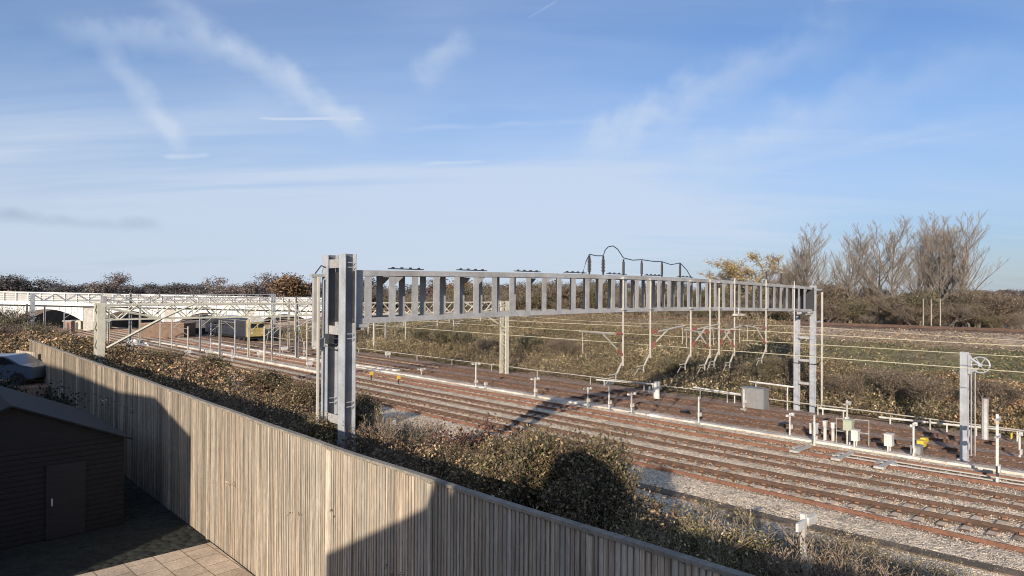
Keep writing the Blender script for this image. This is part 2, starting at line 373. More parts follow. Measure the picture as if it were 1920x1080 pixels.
# ------------------------------------------------------------------ cable troughs
def trough(pts, w, h, name, label, mt=None):
    b = MB(); path = []
    for i in range(len(pts) - 1):
        a, c = pts[i], pts[i + 1]; n = max(1, int((c - a).length / .98))
        for j in range(n):
            p = a + (c - a) * ((j + .5) / n); dr = (c - a).normalized()
            jj = random.uniform(-.02, .02); sh = random.uniform(.75, 1.1)
            b.bx(p + UP * (h / 2 + random.uniform(0, .015)) + NV * jj, (c - a).length / n - .02, w, h, (sh, sh, sh), along=dr)
    return tag(b.build(name, mt or M['trough']), label, 'cable trough')
trough([W(34.9 + cv(s, .0015), s, 0) for s in (-14, 0, 10, 20, 40, 60, 100)], .42, .17, 'cable_trough', 'white concrete cable trough running between the third and fourth tracks')
trough([W(21.6 + cv(s, .003), s, .03) for s in (-10, 0, 10, 19)], .55, .1, 'cable_trough', 'dirty brown cable trough nearest the fence, in the stony cess', mt=mat('dirty_trough', (.17, .125, .085), .95, 0, .3, 1.5, fine=(15, .3)))
trough([G(600, 700), G(507, 682), G(400, 661), G(285, 641)], .45, .2, 'cable_trough', 'white concrete cable trough left of the tall grey column, past the bramble bank')
trough([G(747, 697), G(665, 686), G(540, 668)], .45, .2, 'cable_trough', 'short white trough behind the yellow signs')
# raised pipe on short posts at the foot of the bank
e = empty('cable_pipe', W(43.0, 30, 0), 'long thin cream pipe on short posts along the foot of the far bank', 'pipe')
b = MB(); b.tube([W(43.0, s, .72 + .02 * math.sin(s)) for s in np.arange(-10, 115, 4.0)], .035, 6); part(b, 'pipe', M['tube'], e)
for s in np.arange(-8, 90, 6.2):
    b = MB(); b.bx(W(43.0, s, .34), .06, .06, .7); part(b, 'post', M['tube'], e)
for (x0, y0, x1, y1) in [(1535, 765, 1590, 771), (1648, 782, 1800, 798), (1815, 799, 1925, 809), (1300, 726, 1392, 740), (1118, 712, 1225, 720), (1405, 715, 1490, 726), (1320, 688, 1366, 693), (1388, 641, 1478, 654)]:
    D0 = 43.25 if y0 > 700 else 46.5
    if y0 < 700:
        def hit(px, py):
            for q in np.arange(44.5, 70, .1):
                v = onD(px, py, q)
                if v.z < float(terr(v.x, v.y)) + (.9 if y0 > 680 else .45): return v
            return v
        a, c = hit(x0, y0), hit(x1, y1)
    else: a, c = onD(x0, y0, D0), onD(x1, y1, D0)
    b = MB(); b.tube([a, c], .06, 6)
    for q in (.15, .85):
        p = a + (c - a) * q; g = float(terr(p.x, p.y)); b.bx(Vector((p.x, p.y, (p.z + g) / 2)), .06, .06, max(.05, p.z - g), along=NV)
    side = {1535: 'just right of the far grey column foot', 1648: 'left of the pulley mast', 1815: 'right of the pulley mast', 1300: 'left of the grey steel cabinet', 1118: 'left of the white concrete bollard', 1405: 'on the bank above the grey steel cabinet', 1320: 'in the scrub above the white bollard', 1388: 'on the grass bank left of the far grey column'}[x0]
    tag(b.build('pipe_rail', M['white']), 'white pipe on posts, ' + side, 'pipe', 'lengths of white pipe on the far bank')
# ------------------------------------------------------------------ main gantry
def gantry():
    s0, s1 = 17.46, 18.5; D0, D1 = 9.95, 43.85
    zb, zt = 6.83, 8.27
    g = empty('portal_gantry', W((D0 + D1) / 2, s0, 0), 'big grey steel portal gantry with a slatted box beam over all the tracks', 'gantry', None)
    cam_ = lambda u: .22 * math.sin(math.pi * min(1, max(0, u))) - .14 * u      # slight camber
    U = lambda D: (D - D0) / (D1 - D0)
    for D, hh, z0 in ((D0, 8.83, 0), (D1, 8.32, 0)):
        for s in (s0, s1):
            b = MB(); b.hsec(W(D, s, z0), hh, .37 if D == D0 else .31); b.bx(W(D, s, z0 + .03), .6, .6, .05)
            for z in ((2.2, 4.4, 6.4, 8.5) if D == D0 else (2.5, 5.0)):
                for q in (-1, 1): b.box(W(D, s - (.187 if D == D0 else .157), z + .07 * q), NV * .10, DV * .012, UP * .012)
            c = part(b, 'column', M['galv'], g)
            if D == D1:
                for z in (3.2,):
                    b = MB(); b.bx(W(D, s, z), .34, .34, .06); part(b, 'band', M['darkmetal'], c)
        for z in ((3.9, 6.55, 8.55) if D == D0 else (1.9, 3.4, 4.9, 6.5)):
            for q in (-1, 1):
                b = MB(); b.box(W(D + q * .13, (s0 + s1) / 2, z), NV * .012, DV * ((s1 - s0) / 2 - .188), UP * (.13 if D == D0 else .07)); part(b, 'lacing_plate', M['galv_beam'], g)
    DA, DB = D0 + .16, D1 - .16
    nseg = 36
    for s in (s0, s1):
        for z in (zb, zt):
            b = MB()
            pts = [W(DA + (DB - DA) * i / 24, s, z + cam_(i / 24)) for i in range(25)]
            lip = .08 if z == zb else -.08
            inn = 1 if s == s0 else -1
            for i in range(24):
                a, c = pts[i], pts[i + 1]; m = (a + c) / 2; dr = (c - a); n = dr.normalized(); u = DV.cross(n) * -1
                if u.z < 0: u = -u
                b.box(m, dr / 2, DV * .012, u * .085)
                b.box(m + u * (-.078 if z == zb else .078) + DV * inn * .075, dr / 2, DV * .06, u * .006)
            part(b, 'chord', M['galv_beam'], g)
    n = 38
    for s, off in ((s0, 0), (s1, .17)):
        for i in range(n):
            D = DA + .55 + i * (DB - DA - .8) / n + off; u = U(D); w = .24
            if s == s1 and i % 2 == 0 and False: continue
            b = MB()
            inn = .024 if s == s0 else -.024
            zz0, zz1 = zb + .02 + cam_(u), zt - .02 + cam_(u)
            b.box(W(D, s + inn, (zz0 + zz1) / 2), NV * w / 2, DV * .01, UP * (zz1 - zz0) / 2)
            if s == s0: b.box(W(D + w / 2 - .008, s + inn + .0625, (zz0 + zz1) / 2), NV * .008, DV * .052, UP * ((zz1 - zz0) / 2 - .12))
            if i % 4 == 1:   # corner gusset
                p = [W(D + .11, s + inn, zz1 - .08), W(D + .42, s + inn, zz1 - .08), W(D + .11, s + inn, zz1 - .34)]
                b.poly(p + [v + DV * .008 for v in p], [(0, 1, 2), (3, 5, 4), (0, 3, 4, 1), (1, 4, 5, 2), (2, 5, 3, 0)])
            part(b, 'batten', M['galv_beam'], g)
    b = MB()
    for s in (s0,): b.box(W(DA + .19, s + .024, (zb + zt) / 2), NV * .17, DV * .01, UP * (zt - zb) / 2)
    part(b, 'end_batten', M['galv_beam'], g)
    b = MB()
    for i in range(24):
        a = W(DA + (DB - DA) * i / 24, (s0 + s1) / 2, zt + .078 + cam_(i / 24)); c = W(DA + (DB - DA) * (i + 1) / 24, (s0 + s1) / 2, zt + .078 + cam_((i + 1) / 24))
        b.box((a + c) / 2, (c - a) / 2 * .997, DV * ((s1 - s0) / 2 - .15), UP * .006)
    part(b, 'added_shade_deck', M['galv_beam'], g)  # solid deck added between the top chords to shade the back battens
    for i in range(0, 19):
        D = DA + .9 + i * (DB - DA - 1.2) / 19; u = U(D)
        for z in (zb - .09,):
            b = MB(); b.box(W(D, (s0 + s1) / 2, z + cam_(u)), NV * .1, DV * ((s1 - s0) / 2 - .02), UP * .008); part(b, 'cross_plate', M['galv_beam'], g)
    for D in (D0 + .17, D1 - .17):
        b = MB(); b.box(W(D, (s0 + s1) / 2, (zb + zt) / 2 + cam_(U(D))), NV * .01, DV * ((s1 - s0) / 2 + .14), UP * (zt - zb) / 2 * 1.07)
        part(b, 'end_plate', M['darkmetal'], g)
        b = MB()
        q = 1 if D < 20 else -1
        for s in (s0, s1):
            b.box(W(D + q * .25, s, zb - .14 + cam_(U(D))), NV * .26, DV * .10, UP * .05)
        b.box(W(D + q * .3, (s0 + s1) / 2, zb - .2 + cam_(U(D))), NV * .05, DV * .6, UP * .07)
        part(b, 'bearing_bracket', M['galv_beam'], g)
    # little cable trays on the top chord
    for i in range(7):
        D = DA + 2.0 + i * 2.75; b = MB()
        b.bx(W(D, s0 + .12, zt + .14 + cam_(U(D))), 1.3, .14, .03)
        for q in range(4): b.bx(W(D - .5 + q * .33, s0 + .12, zt + .175 + cam_(U(D))), .07, .07, .04)
        part(b, 'cable_tray', M['darkmetal'], g)
    # switch insulators and stub posts on top
    for x in (1105, 1131):
        p = onS(x, 515, s0 + .3); p.z = zt + .09 + cam_(U(DS(p)[0]))
        b = MB(); b.tube([p, p + UP * .12], .04); b.tube([p + UP * .66, p + UP * .8], .045)
        for j in range(9): b.tube([p + UP * (.12 + j * .06), p + UP * (.15 + j * .06)], .09 if j % 2 else .075, 8)
        b.tube([p + UP * .1, p + UP * .7], .05, 8)
        part(b, 'insulator', M['insul'], g)
    for x in (1169, 1203, 1241, 1275):
        p = onS(x, 520, s0 + .3); p.z = zt + .09 + cam_(U(DS(p)[0]))
        b = MB(); b.tube([p, p + UP * .72], .04, 6); b.tube([p + UP * .1, p + UP * .6], .055, 8); part(b, 'stub_insulator', M['insul'], g)
    for x in (1437, 1490, 1508, 1465):
        p = onS(x, 530, s0 + .3); p.z = zt + .05 + cam_(U(DS(p)[0]))
        b = MB(); b.tube([p, p + UP * .75], .05, 6); part(b, 'stub_insulator', M['insul'], g)
    # drop tubes with cantilever arms
    for x, y0, y1, arm in ((1168, 519, 686, -1), (1219, 523, 671, 1), (1295, 582, 669, 1), (1331, 523, 671, -1), (1348, 540, 665, 1), (1377, 522, 667, -1), (1436, 524, 660, -1), (1489, 527, 672, 0)):
        a = onS(x, y1, s0 - .03); t = onS(x, y0, s0 - .03)
        b = MB(); b.tube([a, Vector((a.x, a.y, t.z))], .043, 8); tb = part(b, 'drop_tube', M['tube'], g)
        for z in (zb + .05, zt - .05):
            b = MB(); b.bx(Vector((a.x, a.y, z + cam_(U(DS(a)[0])))) , .22, .2, .07); part(b, 'clamp', M['galv_beam'], tb)
        foot = Vector((a.x, a.y, a.z))
        if arm:
            Lr = 2.9 if x < 1300 else 2.4
            z1 = 5.95 if x < 1300 else 5.75; z2 = a.z + .45
            p1 = foot.copy(); p1.z = z1; e1 = p1 + NV * arm * Lr + UP * .22
            p2 = foot.copy(); p2.z = z2; e2 = p1 + NV * arm * (Lr * .5) + UP * .08
            b = MB(); b.tube([p1 + NV * arm * .55, e1], .04, 6); b.tube([p2 + (e2 - p2).normalized() * .5, e2], .04, 6)
            e3 = foot + NV * arm * -1.3 + UP * .28
            b.tube([e1 + (e2 - e1) * .1, e1 + NV * arm * -.2 - UP * .9], .018, 4)
            part(b, 'cantilever_arm', M['tube'], g)
            for pa, pb in ((p1, e1), (p2, e2)):
                b = MB(); n_ = (pb - pa).normalized()
                for j in range(5): b.tube([pa + n_ * (.1 + j * .09), pa + n_ * (.15 + j * .09)], .062, 8)
                b.tube([pa, pa + n_ * .56], .035, 6); part(b, 'insulator', M['redins'], g)
            b = MB()
            q = foot + NV * -.12
            b.box(q - UP * .08 + NV * -.14, NV * .17 + UP * .2, DV * .035, UP * .03)
            b.tube([foot + NV * -.4 - UP * .3, foot + NV * -1.0 - UP * .33], .024, 5)
            b.tube([foot + NV * -.5 - UP * .28, foot + NV * -.5 - UP * .62], .024, 5)
            b.tube([foot + NV * -.5 - UP * .5, foot + NV * -.9 - UP * .42, foot + NV * -1.2 - UP * .7], .016, 5)
            part(b, 'registration_arm', M['tube'], g)
    # small lamp bracket under the beam
    a = onS(1385, 590, s0 - .2); b = MB(); b.bx(a, .75, .3, .1); b.tube([a, a + UP * .35], .03); part(b, 'floodlight', M['white'], g)
    # conduits beside both legs
    for D, x, y0, y1, lab in ((D0, 596, 512, 830, 1), (D1, 1541, 545, 756, 2)):
        if lab == 1:
            a = onS(597, 600, s0 + .9); b = MB(); b.tube([Vector((a.x, a.y, 3.0)), Vector((a.x, a.y, 8.15))], .05, 6); part(b, 'conduit', M['tube'], g)
            a2 = onS(590, 600, s0 + 1.1); b = MB(); b.bx(Vector((a2.x, a2.y, 7.1)), .12, .12, 2.1); b.bx(Vector((a2.x, a2.y, 8.2)) + NV * .12, .55, .2, .08)
            c_ = W(D0 - .1, s0 + 1.05, 6.18); b.box((Vector((a2.x, a2.y, 6.1)) + c_) / 2 - NV * .02, (c_ - Vector((a2.x, a2.y, 6.1))) / 2, DV * .1, UP * .13)
            part(b, 'cable_bracket', M['galv_beam'], g)
            for q in range(3):
                b = MB(); z = 6.4 - q * .17
                b.tube([W(D0 - .2, s0 + .95, z), W(D0 - .05, s0 + .6, z - .12), W(D0 + .15, s0 + .3, z - .05), W(D0 + .2, s0 + .1, z)], .018, 4); part(b, 'cable_loop', M['darkmetal'], g)
            b = MB(); b.tube([Vector((a2.x, a2.y, 8.25)), Vector((a2.x, a2.y, 8.5)) + NV * .2, W(D0 - .1, s0 + .9, 8.4)], .022, 4); part(b, 'cable_loop', M['darkmetal'], g)
            b = MB(); b.bx(W(D0 - .12, s0 + .85, 6.28), .18, .25, .3); part(b, 'junction_box', M['darkmetal'], g)
        else:
            a = onS(1541, 700, s0 - .15); b = MB(); b.tube([Vector((a.x, a.y, .3)), Vector((a.x, a.y, 7.9))], .07, 6); part(b, 'conduit', M['tube'], g)
            for z in (8.05, 5.95):
                b = MB(); b.bx((Vector((a.x, a.y, z)) + W(D1, s0, z)) / 2, 1.0, .12, .1); part(b, 'bracket', M['galv'], g)
    return g, s0, zt, cam_, U
g1, S0, ZT, CAMB, UU = gantry()
b = MB()
def top(x, dz): 
    p = onS(x, 515, S0 + .3); p.z = ZT + .09 + CAMB(UU(DS(p)[0])) + dz; return p
pts = [top(1092, 0), top(1099, .55), top(1105, .85), top(1118, .8), top(1131, .82), top(1134, 1.05), top(1140, 1.22), top(1149, 1.28), top(1158, 1.15), top(1169, .78), top(1186, .71), top(1203, .76), top(1222, .72), top(1241, .73), top(1258, .62), top(1275, .74), top(1288, .4), top(1297, .0)]
b.tube(pts, .022, 5)
tag(b.build('jumper_cable', M['darkmetal']), 'black jumper cable looping over the insulators on top of the big gantry', 'cable')
# ------------------------------------------------------------------ second (cream truss) gantry and others beyond
def truss(label, s0, D0, D1, zb, zt, w, mt, colw=.5, lattice=True, nb=34, group='cream lattice gantries beyond the big gantry', knees=True, lod=1):
    g = empty('lattice_gantry', W((D0 + D1) / 2, s0, 0), label, 'gantry', group)
    for s in (s0, s0 + w):
        for z in (zb, zt):
            b = MB(); b.bx(W((D0 + D1) / 2, s, z), D1 - D0, .09, .09); part(b, 'chord', mt, g)
    b = MB(); st = (D1 - D0) / nb
    for s in (s0, s0 + w):
        for i in range(nb):
            a = W(D0 + i * st, s, zb if i % 2 else zt); c = W(D0 + (i + 1) * st, s, zt if i % 2 else zb); b.tube([a, c], .042, 4)
    for i in range(nb):
        for z in (zb, zt): b.tube([W(D0 + i * st, s0, z), W(D0 + (i + 1) * st, s0 + w, z)], .022, 4)
    part(b, 'bracing', mt, g)
    for D in (D0, D1):
        b = MB(); hh = zt + .1
        for s_ in (s0, s0 + w * .85): b.box(W(D, s_, hh / 2), NV * .2, DV * .05, UP * hh / 2)
        n = int(hh / .5)
        for q in (-1, 1):
            for i in range(n):
                z = i * hh / n; a, c = (.05, w * .85 - .05) if i % 2 else (w * .85 - .05, .05)
                b.bx((W(D + q * .18, s0 + a, z) + W(D + q * .18, s0 + c, z + hh / n)) / 2, (W(0, a, z) - W(0, c, z + hh / n)).length, .03, .07, along=W(0, c, hh / n) - W(0, a, 0), up=NV)
        part(b, 'column', mt, g)
        if knees and True:
            q = 1 if D == D0 else -1
            b = MB(); b.tube([W(D + (q > 0) * .3, s0, zb - 1.7), W(D + q * 3.3, s0, zb)], .09, 5)
            b.tube([W(D + (q > 0) * .3, s0, zt - .2), W(D + q * 3.3, s0, zb)], .07, 5); b.tube([W(D + q * 3.3, s0, zb), W(D + q * 5.2, s0, zt)], .07, 5)
            part(b, 'knee_brace', mt, g)
    rn = random.Random(int(s0))
    for D in (21.5, 25, 27.6, 30.9, 34.3, 35.6, 39.2, 42.0):
        if not D0 + 2 < D < D1: continue
        b = MB(); zl = 4.9 + rn.uniform(-.2, .3); b.tube([W(D, s0 - .08, zl), W(D, s0 - .08, zb + .1)], .05, 5); part(b, 'drop_tube', M['tube'], g)
        q = rn.choice((-1, 1)); b = MB(); b.tube([W(D, s0 - .08, zb - .35), W(D + q * 2.0, s0 - .2, zb - .2)], .035, 4); b.tube([W(D, s0 - .08, zl + .25), W(D + q * 1.3, s0 - .2, zb - .25)], .035, 4); b.tube([W(D, s0 - .08, zl + .1), W(D + q * 1.6, s0 - .2, zl)], .025, 4); part(b, 'cantilever_arm', M['tube'], g)
        b = MB(); b.tube([W(D + .3, s0 + .4, zt), W(D + .3, s0 + .4, zt + .55)], .05, 5); part(b, 'insulator', M['darkmetal'], g)
    return g
truss('cream lattice gantry whose near leg stands above the left brambles', 45.2, 9.4, 42.6, 5.95, 6.85, .9, M['cream'])
truss('pale lattice gantry second beyond the big one, crossing before the white bridge', 78, 16.5, 44, 6.1, 7.0, .9, M['galv_beam'], nb=26, lod=0)
truss('farthest lattice gantry, just in front of the white bridge', 104, 14, 46, 6.3, 7.2, .9, M['galv'], nb=26, knees=False)
# ------------------------------------------------------------------ overhead wires
def wire(name, D, z, r, label, k=0, sag=0, s0=-16, s1=150, cat='wire', mt='wire'):
    b = MB(); ss = np.arange(s0, s1, 3.0)
    b.tube([W(D + cv(s, k) + .18 * math.sin(s / 27 * math.pi), s, z - sag * math.sin(math.pi * (((s - 17.5) % 27.7) / 27.7))) for s in ss], r, 4, cap=False)
    tag(b.build(name, M[mt]), label, cat)
wire('contact_wire', 32.5, 4.7, .017, 'contact wire over the third track, lowest of the wires crossing the green bank')
wire('catenary_wire', 32.5, 5.85, .015, 'catenary wire over the third track, uppermost of the wires crossing the green bank', sag=.12)
wire('contact_wire', 40.7, 4.7, .018, 'contact wire over the farthest low track, middle of the wires crossing the green bank')
wire('catenary_wire', 40.7, 5.8, .011, 'thin catenary wire over the farthest low track, against the tan crest of the bank', sag=.3)
wire('contact_wire', 26.3, 4.75, .012, 'contact wire over the nearest track, only left of the big gantry', s0=45)
wire('contact_wire', 29.3, 4.75, .012, 'contact wire over the second track, only left of the big gantry', s0=45)
# ------------------------------------------------------------------ masts
def mast(px, py, ytop, label, w=.3, mt='galv', name='overhead_mast', group=None, z=0):
    p = G(px, py, z); h = H - (ytop - (549.5 + .0065 * (px - 960))) * p.y / F - z
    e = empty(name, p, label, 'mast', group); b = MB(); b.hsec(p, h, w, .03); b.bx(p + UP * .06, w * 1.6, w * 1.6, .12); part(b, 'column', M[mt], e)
    return e, p, h
e, p, h = mast(1808, 865, 660, 'pale grey H-section mast with a spoked pulley wheel near its top, at the right', .3)
b = MB(); wc = p - DV * .62 + UP * (h - .55)
nn = 20; rr = .36
ring = [wc + DV * rr * math.cos(2 * math.pi * i / nn) + UP * rr * math.sin(2 * math.pi * i / nn) for i in range(nn + 1)]
b.tube(ring, .035, 6)
for i in range(6):
    a_ = math.pi * i / 3; b.tube([wc, wc + DV * rr * math.cos(a_) + UP * rr * math.sin(a_)], .022, 5)
b.tube([wc - NV * .1, wc + NV * .1], .08, 8)
part(b, 'pulley_wheel', M['galv'], e)
b = MB(); b.tube([p - DV * .15 + UP * (h - .2), wc - UP * .0], .045, 6); b.tube([p - DV * .15 + UP * (h - .95), wc + DV * .1 - UP * .2], .045, 6); b.bx(p - DV * .2 + UP * (h - .55), .12, .1, .9); part(b, 'bracket', M['galv'], e)
b = MB(); b.tube([p - DV * .27 + UP * .3, p - DV * .27 + UP * (h - .2)], .025, 5); part(b, 'guide_rod', M['galv'], e)
b = MB(); b.tube([p - DV * .4 + NV * .1 + UP * .3, p - DV * .4 + NV * .1 + UP * (h - .8)], .025, 5); b.tube([p - DV * .62 + NV * .9 + UP * 1.0, p - DV * .62 + NV * .9 + UP * 2.9], .14, 8); part(b, 'counterweight', M['galv_beam'], e)
for z in (.75, 1.35):
    b = MB(); b.bx(p - DV * .2 + UP * z, .26, .02, .3); part(b, 'number_plate', M['white'], e)
for i, (x, y, t, lab, mt) in enumerate([
        (244, 642, 549, 'thick grey mast in front of the bridge, left of the cream braces', 'galv_beam'),
        (262, 647, 570, 'cream mast left of the brown wall', 'cream'),
        (203, 662, 575, 'cream mast immediately behind the near leg of the cream gantry', 'cream'),
        (375, 660, 590, 'slender pale mast at the left end of the dark underpass', 'galv'),
        (412, 672, 600, 'dark grey mast rising from the bramble bank', 'galv_beam'),
        (466, 672, 598, 'pale double mast left of the yellow fronted train', 'cream'),
        (510, 678, 600, 'slim white mast right of the yellow fronted train', 'tube'),
        (541, 655, 560, 'tall white mast between the bridge end and the grey column', 'tube'),
        (556, 672, 565, 'thick dark mast left of the grey column', 'galv_beam'),
        (701, 660, 592, 'cream mast seen just right of the grey column under the beam', 'cream'),
        (50, 622, 570, 'leftmost slim mast in front of the bridge arch', 'galv_beam'),
        (83, 626, 575, 'slim mast standing before the middle of the bridge arch', 'galv_beam')]):
    p = G(x, y); pxw = {244: 6, 412: 5, 556: 7}.get(x, 4)
    e, p, h = mast(x, y, t, lab, pxw * p.y / F / 1.35, mt, group='masts among the tracks on the left')
    if i in (3, 5, 6, 8, 9):
        b = MB(); b.tube([p + UP * (h - .5), p + UP * (h - .2) + NV * 2.4], .05, 5); b.tube([p + UP * (h - 1.6), p + UP * (h - .4) + NV * 1.4], .04, 5); part(b, 'cantilever_arm', M['tube'], e)
for i, (x_, y_, t_, mt_, lab) in enumerate([(300, 652, 590, 'tube', 'slim pole before the brown wall, left one'), (322, 656, 600, 'galv_beam', 'slim pole before the brown wall, right one'), (352, 664, 612, 'tube', 'short slim pole at the dark underpass'), (395, 664, 605, 'galv', 'slim pole between the pale and dark grey masts'), (440, 672, 600, 'galv', 'slim pole right of the dark grey mast'), (495, 682, 612, 'cream', 'short cream pole right of the train'), (525, 668, 590, 'galv_beam', 'slim grey pole before the bridge end'), (575, 680, 600, 'tube', 'slim pole close to the grey column'), (20, 618, 575, 'galv_beam', 'slim pole left of the bridge arch'), (120, 628, 585, 'galv', 'slim pole beside the pinkish hut'), (690, 652, 600, 'tube', 'short slim pole right of the grey column'), (722, 656, 598, 'galv', 'slim pole second right of the grey column'), (760, 660, 600, 'tube', 'slim pole third right of the grey column'), (850, 655, 600, 'galv', 'slim pole left of the lattice leg')]):
    p = G(x_, y_); e = empty('slim_pole', p, lab, 'pole', 'slim poles in the distance'); hh = H - (t_ - (549.5 + .0065 * (x_ - 960))) * p.y / F
    b = MB(); b.tube([p, p + UP * hh], .075, 6); part(b, 'pole', M[mt_], e)
    b = MB(); q = 1 if i % 2 else -1; b.tube([p + UP * (hh - .3), p + UP * (hh - .1) + NV * q * 1.6], .04, 4); b.tube([p + UP * (hh - 1.1), p + UP * (hh - .2) + NV * q * 1.1], .035, 4); part(b, 'bracket_arm', M['tube'], e)
# tension cable stays on the left
for x0, y0, x1, y1, lab in ((508, 600, 492, 680, 'thin stay wire leaning left of the slim white mast'), (556, 592, 575, 668, 'thin stay wire leaning right of the thick dark mast')):
    a = G(x1, y1); r_ = ray(x0, y0); t_ = a.y / r_.y; c = Vector((r_.x * t_, a.y, H + r_.z * t_)); b = MB(); b.tube([a, c], .03, 4); tag(b.build('stay_wire', M['tube']), lab, 'wire')
# ------------------------------------------------------------------ lineside posts, signs, cabinets
def marker(px, py, h, label, box=(.3, .22), z=.55, cross=False, mt='white', base=True, name='marker_post', boxmt='white'):
    p = G(px, py); e = empty(name, p, label, 'post', 'white marker posts along the tracks')
    b = MB(); b.bx(p + UP * h / 2, .07, .07, h); part(b, 'post', M[mt], e)
    b = MB(); b.box(p + UP * z - DV * .06, NV * box[0] / 2, DV * .04, UP * box[1] / 2); part(b, 'plate', M[boxmt], e)
    if base: b = MB(); b.bx(p + UP * .08, .35, .35, .16, (.7, .7, .7)); part(b, 'foot', M['concrete'], e)
    if cross:
        b = MB(); b.bx(p + UP * (h - .12), .8, .09, .06); b.bx(p + UP * (h - .1) + NV * .35, .14, .12, .16); b.bx(p + UP * (h - .08) - NV * .35, .12, .1, .1); part(b, 'cross_arm', M[mt], e)
    return e
for (x, y, yt, cr, lab) in [
        (1003, 748, 708, True, 'white marker post right of the lattice leg foot'),
        (1102, 768, 726, True, 'white marker post at the shaded end of the trough, leftmost of three close together'),
        (1142, 772, 716, True, 'white marker post where the gantry shadow meets the trough, middle of three close together'),
        (1184, 778, 736, True, 'white marker post right of the gantry shadow, rightmost of three close together'),
        (1310, 797, 744, False, 'lone tall white marker post on the trough below the white bollard'),
        (1481, 822, 775, True, 'white marker post below the foot of the far grey column'),
        (1395, 770, 730, False, 'thin white post at the left edge of the grey steel cabinet'),
        (892, 730, 680, True, 'tall white double-plate post on the trough left of the lattice leg'),
        (910, 731, 716, False, 'short squat white box post by the lattice leg'),
        (435, 680, 655, False, 'short white post in the bramble on the left'),
        (790, 705, 690, True, 'small white post with a box left of the green bank'),
        (570, 668, 640, False, 'white post with angled arm near the grey column')]:
    p = G(x, y); h = (y - yt) * p.y / F
    marker(x, y, h, lab, cross=cr, z=min(h * .8, .62), base=y > 720)
# yellow-green signs and near marker
for x, y, lab in ((696, 714, 'yellow board on a dark stand, left one of two right of the grey column'), (747, 722, 'yellow board on a dark stand, right one of two beside the trough')):
    p = G(x, y); e = empty('track_sign', p, lab, 'sign', 'yellow boards beside the track')
    b = MB(); b.bx(p + UP * .25, .08, .08, .5); part(b, 'stand', M['darkmetal'], e); b = MB(); b.box(p + UP * .65 - DV * .04, NV * .17, DV * .02, UP * .15); part(b, 'board', M['yellow'], e)
p = onD(1506, 1070, 10.0); p.z = float(terr(p.x, p.y)); e = empty('marker_post', p, 'nearest white post with two side plates, standing in the dry weeds', 'post')
b = MB(); hh = H - (962 - 553) * p.y / F - p.z; b.bx(p + UP * hh / 2, .07, .07, hh); part(b, 'post', M['white'], e)
for q, lab in ((-1, 'left'), (1, 'right')):
    b = MB(); b.box(p + UP * (hh - .12) + NV * q * .19 - DV * .05, NV * .15, DV * .02, UP * .06); part(b, 'plate', M['white'], e)
b = MB(); b.box(p + UP * (hh - .7) + NV * .06 - DV * .05, NV * .1, DV * .02, UP * .07); part(b, 'plate', M['white'], e)
for x, y, lab in ((736, 812, 'small white plate on a stick among the twigs right of the grey column'), (1184, 915, 'white plate on a low post behind the dark bush, right one'), (1157, 905, 'white plate on a low post behind the dark bush, left one'), (598, 778, 'small pale plate in the brambles left of the grey column')):
    p = G(x, y, .8 if x < 740 else .3); e = empty('marker_post', p, lab, 'post', 'small plates in the cess')
    b = MB(); b.bx(p + UP * .15, .04, .04, .9); part(b, 'post', M['tube'], e); b = MB(); b.box(p + UP * .55 - DV * .04, NV * .13, DV * .02, UP * .09); part(b, 'plate', M['white'], e)
def cabinet(px, py, label, w, d, h, leg, mt='white', post=False, name='equipment_cabinet'):
    p = G(px, py); e = empty(name, p, label, 'cabinet', 'trackside equipment cabinets')
    b = MB(); b.bx(p + UP * (leg + h / 2), w, d, h); b.bx(p + UP * (leg + h + .02), w * 1.12, d * 1.12, .04); part(b, 'body', M[mt], e)
    b = MB(); b.box(p + UP * (leg + h / 2) - DV * (d / 2 + .008), NV * w * .42, DV * .008, UP * h * .43, (.85, .85, .85)); dd = part(b, 'door', M[mt], e)
    b = MB(); b.box(p + UP * (leg + h / 2) - DV * (d / 2 + .025) + NV * w * .3, NV * .015, DV * .01, UP * .06); part(b, 'handle', M['darkmetal'], dd)
    for q in (-1, 1):
        if leg > .05: b = MB(); b.bx(p + UP * leg / 2 + NV * q * w * .4, .06, .06, leg); part(b, 'leg', M['white' if mt != 'greycab' else mt], e)
    return e, p
cabinet(1526, 831, 'white cabinet on legs with a tall pole behind it', .38, .3, .5, .5)
cabinet(1604, 843, 'white cabinet on legs right beside the pale green box', .38, .3, .5, .45)
cabinet(1667, 852, 'white cabinet on legs standing alone at the end of the white trough', .42, .32, .55, .42)
cabinet(1547, 828, 'small white box on a stick, left of the pale green box', .24, .15, .26, .8)
cabinet(1562, 830, 'small white box on a stick, nearest left of the pale green box', .24, .15, .26, .75)
cabinet(1719, 860, 'low dark grey cabinet near the yellow machine', .55, .4, .35, .25, 'greycab')
cabinet(1591, 838, 'pale green box cabinet on a tapered green post', .42, .4, .5, .85, 'green')
e, p = cabinet(1416, 770, 'grey corrugated steel cabinet at the foot of the scrub bank', .8, 1.5, 1.45, .03, 'greycab')
b = MB()
for i in range(9): b.box(p + UP * .75 - NV * .41 + DV * (-.66 + i * .165), NV * .012, DV * .035, UP * .69)
part(b, 'ribbed_panel', M['greycab'], e)
e = empty('signal_pole', G(1588, 836), 'white pole with cross arm rising above the pale green box', 'pole'); p = G(1588, 836)
b = MB(); b.tube([p, p + UP * 2.35], .045, 6); part(b, 'pole', M['tube'], e)
b = MB(); b.bx(p + UP * 2.15, .75, .1, .07); b.bx(p + UP * 2.15 + NV * .33, .16, .14, .18); part(b, 'cross_arm', M['tube'], e)
b = MB(); b.bx(p + UP * 1.35, .3, .12, .24); part(b, 'plate', M['white'], e)
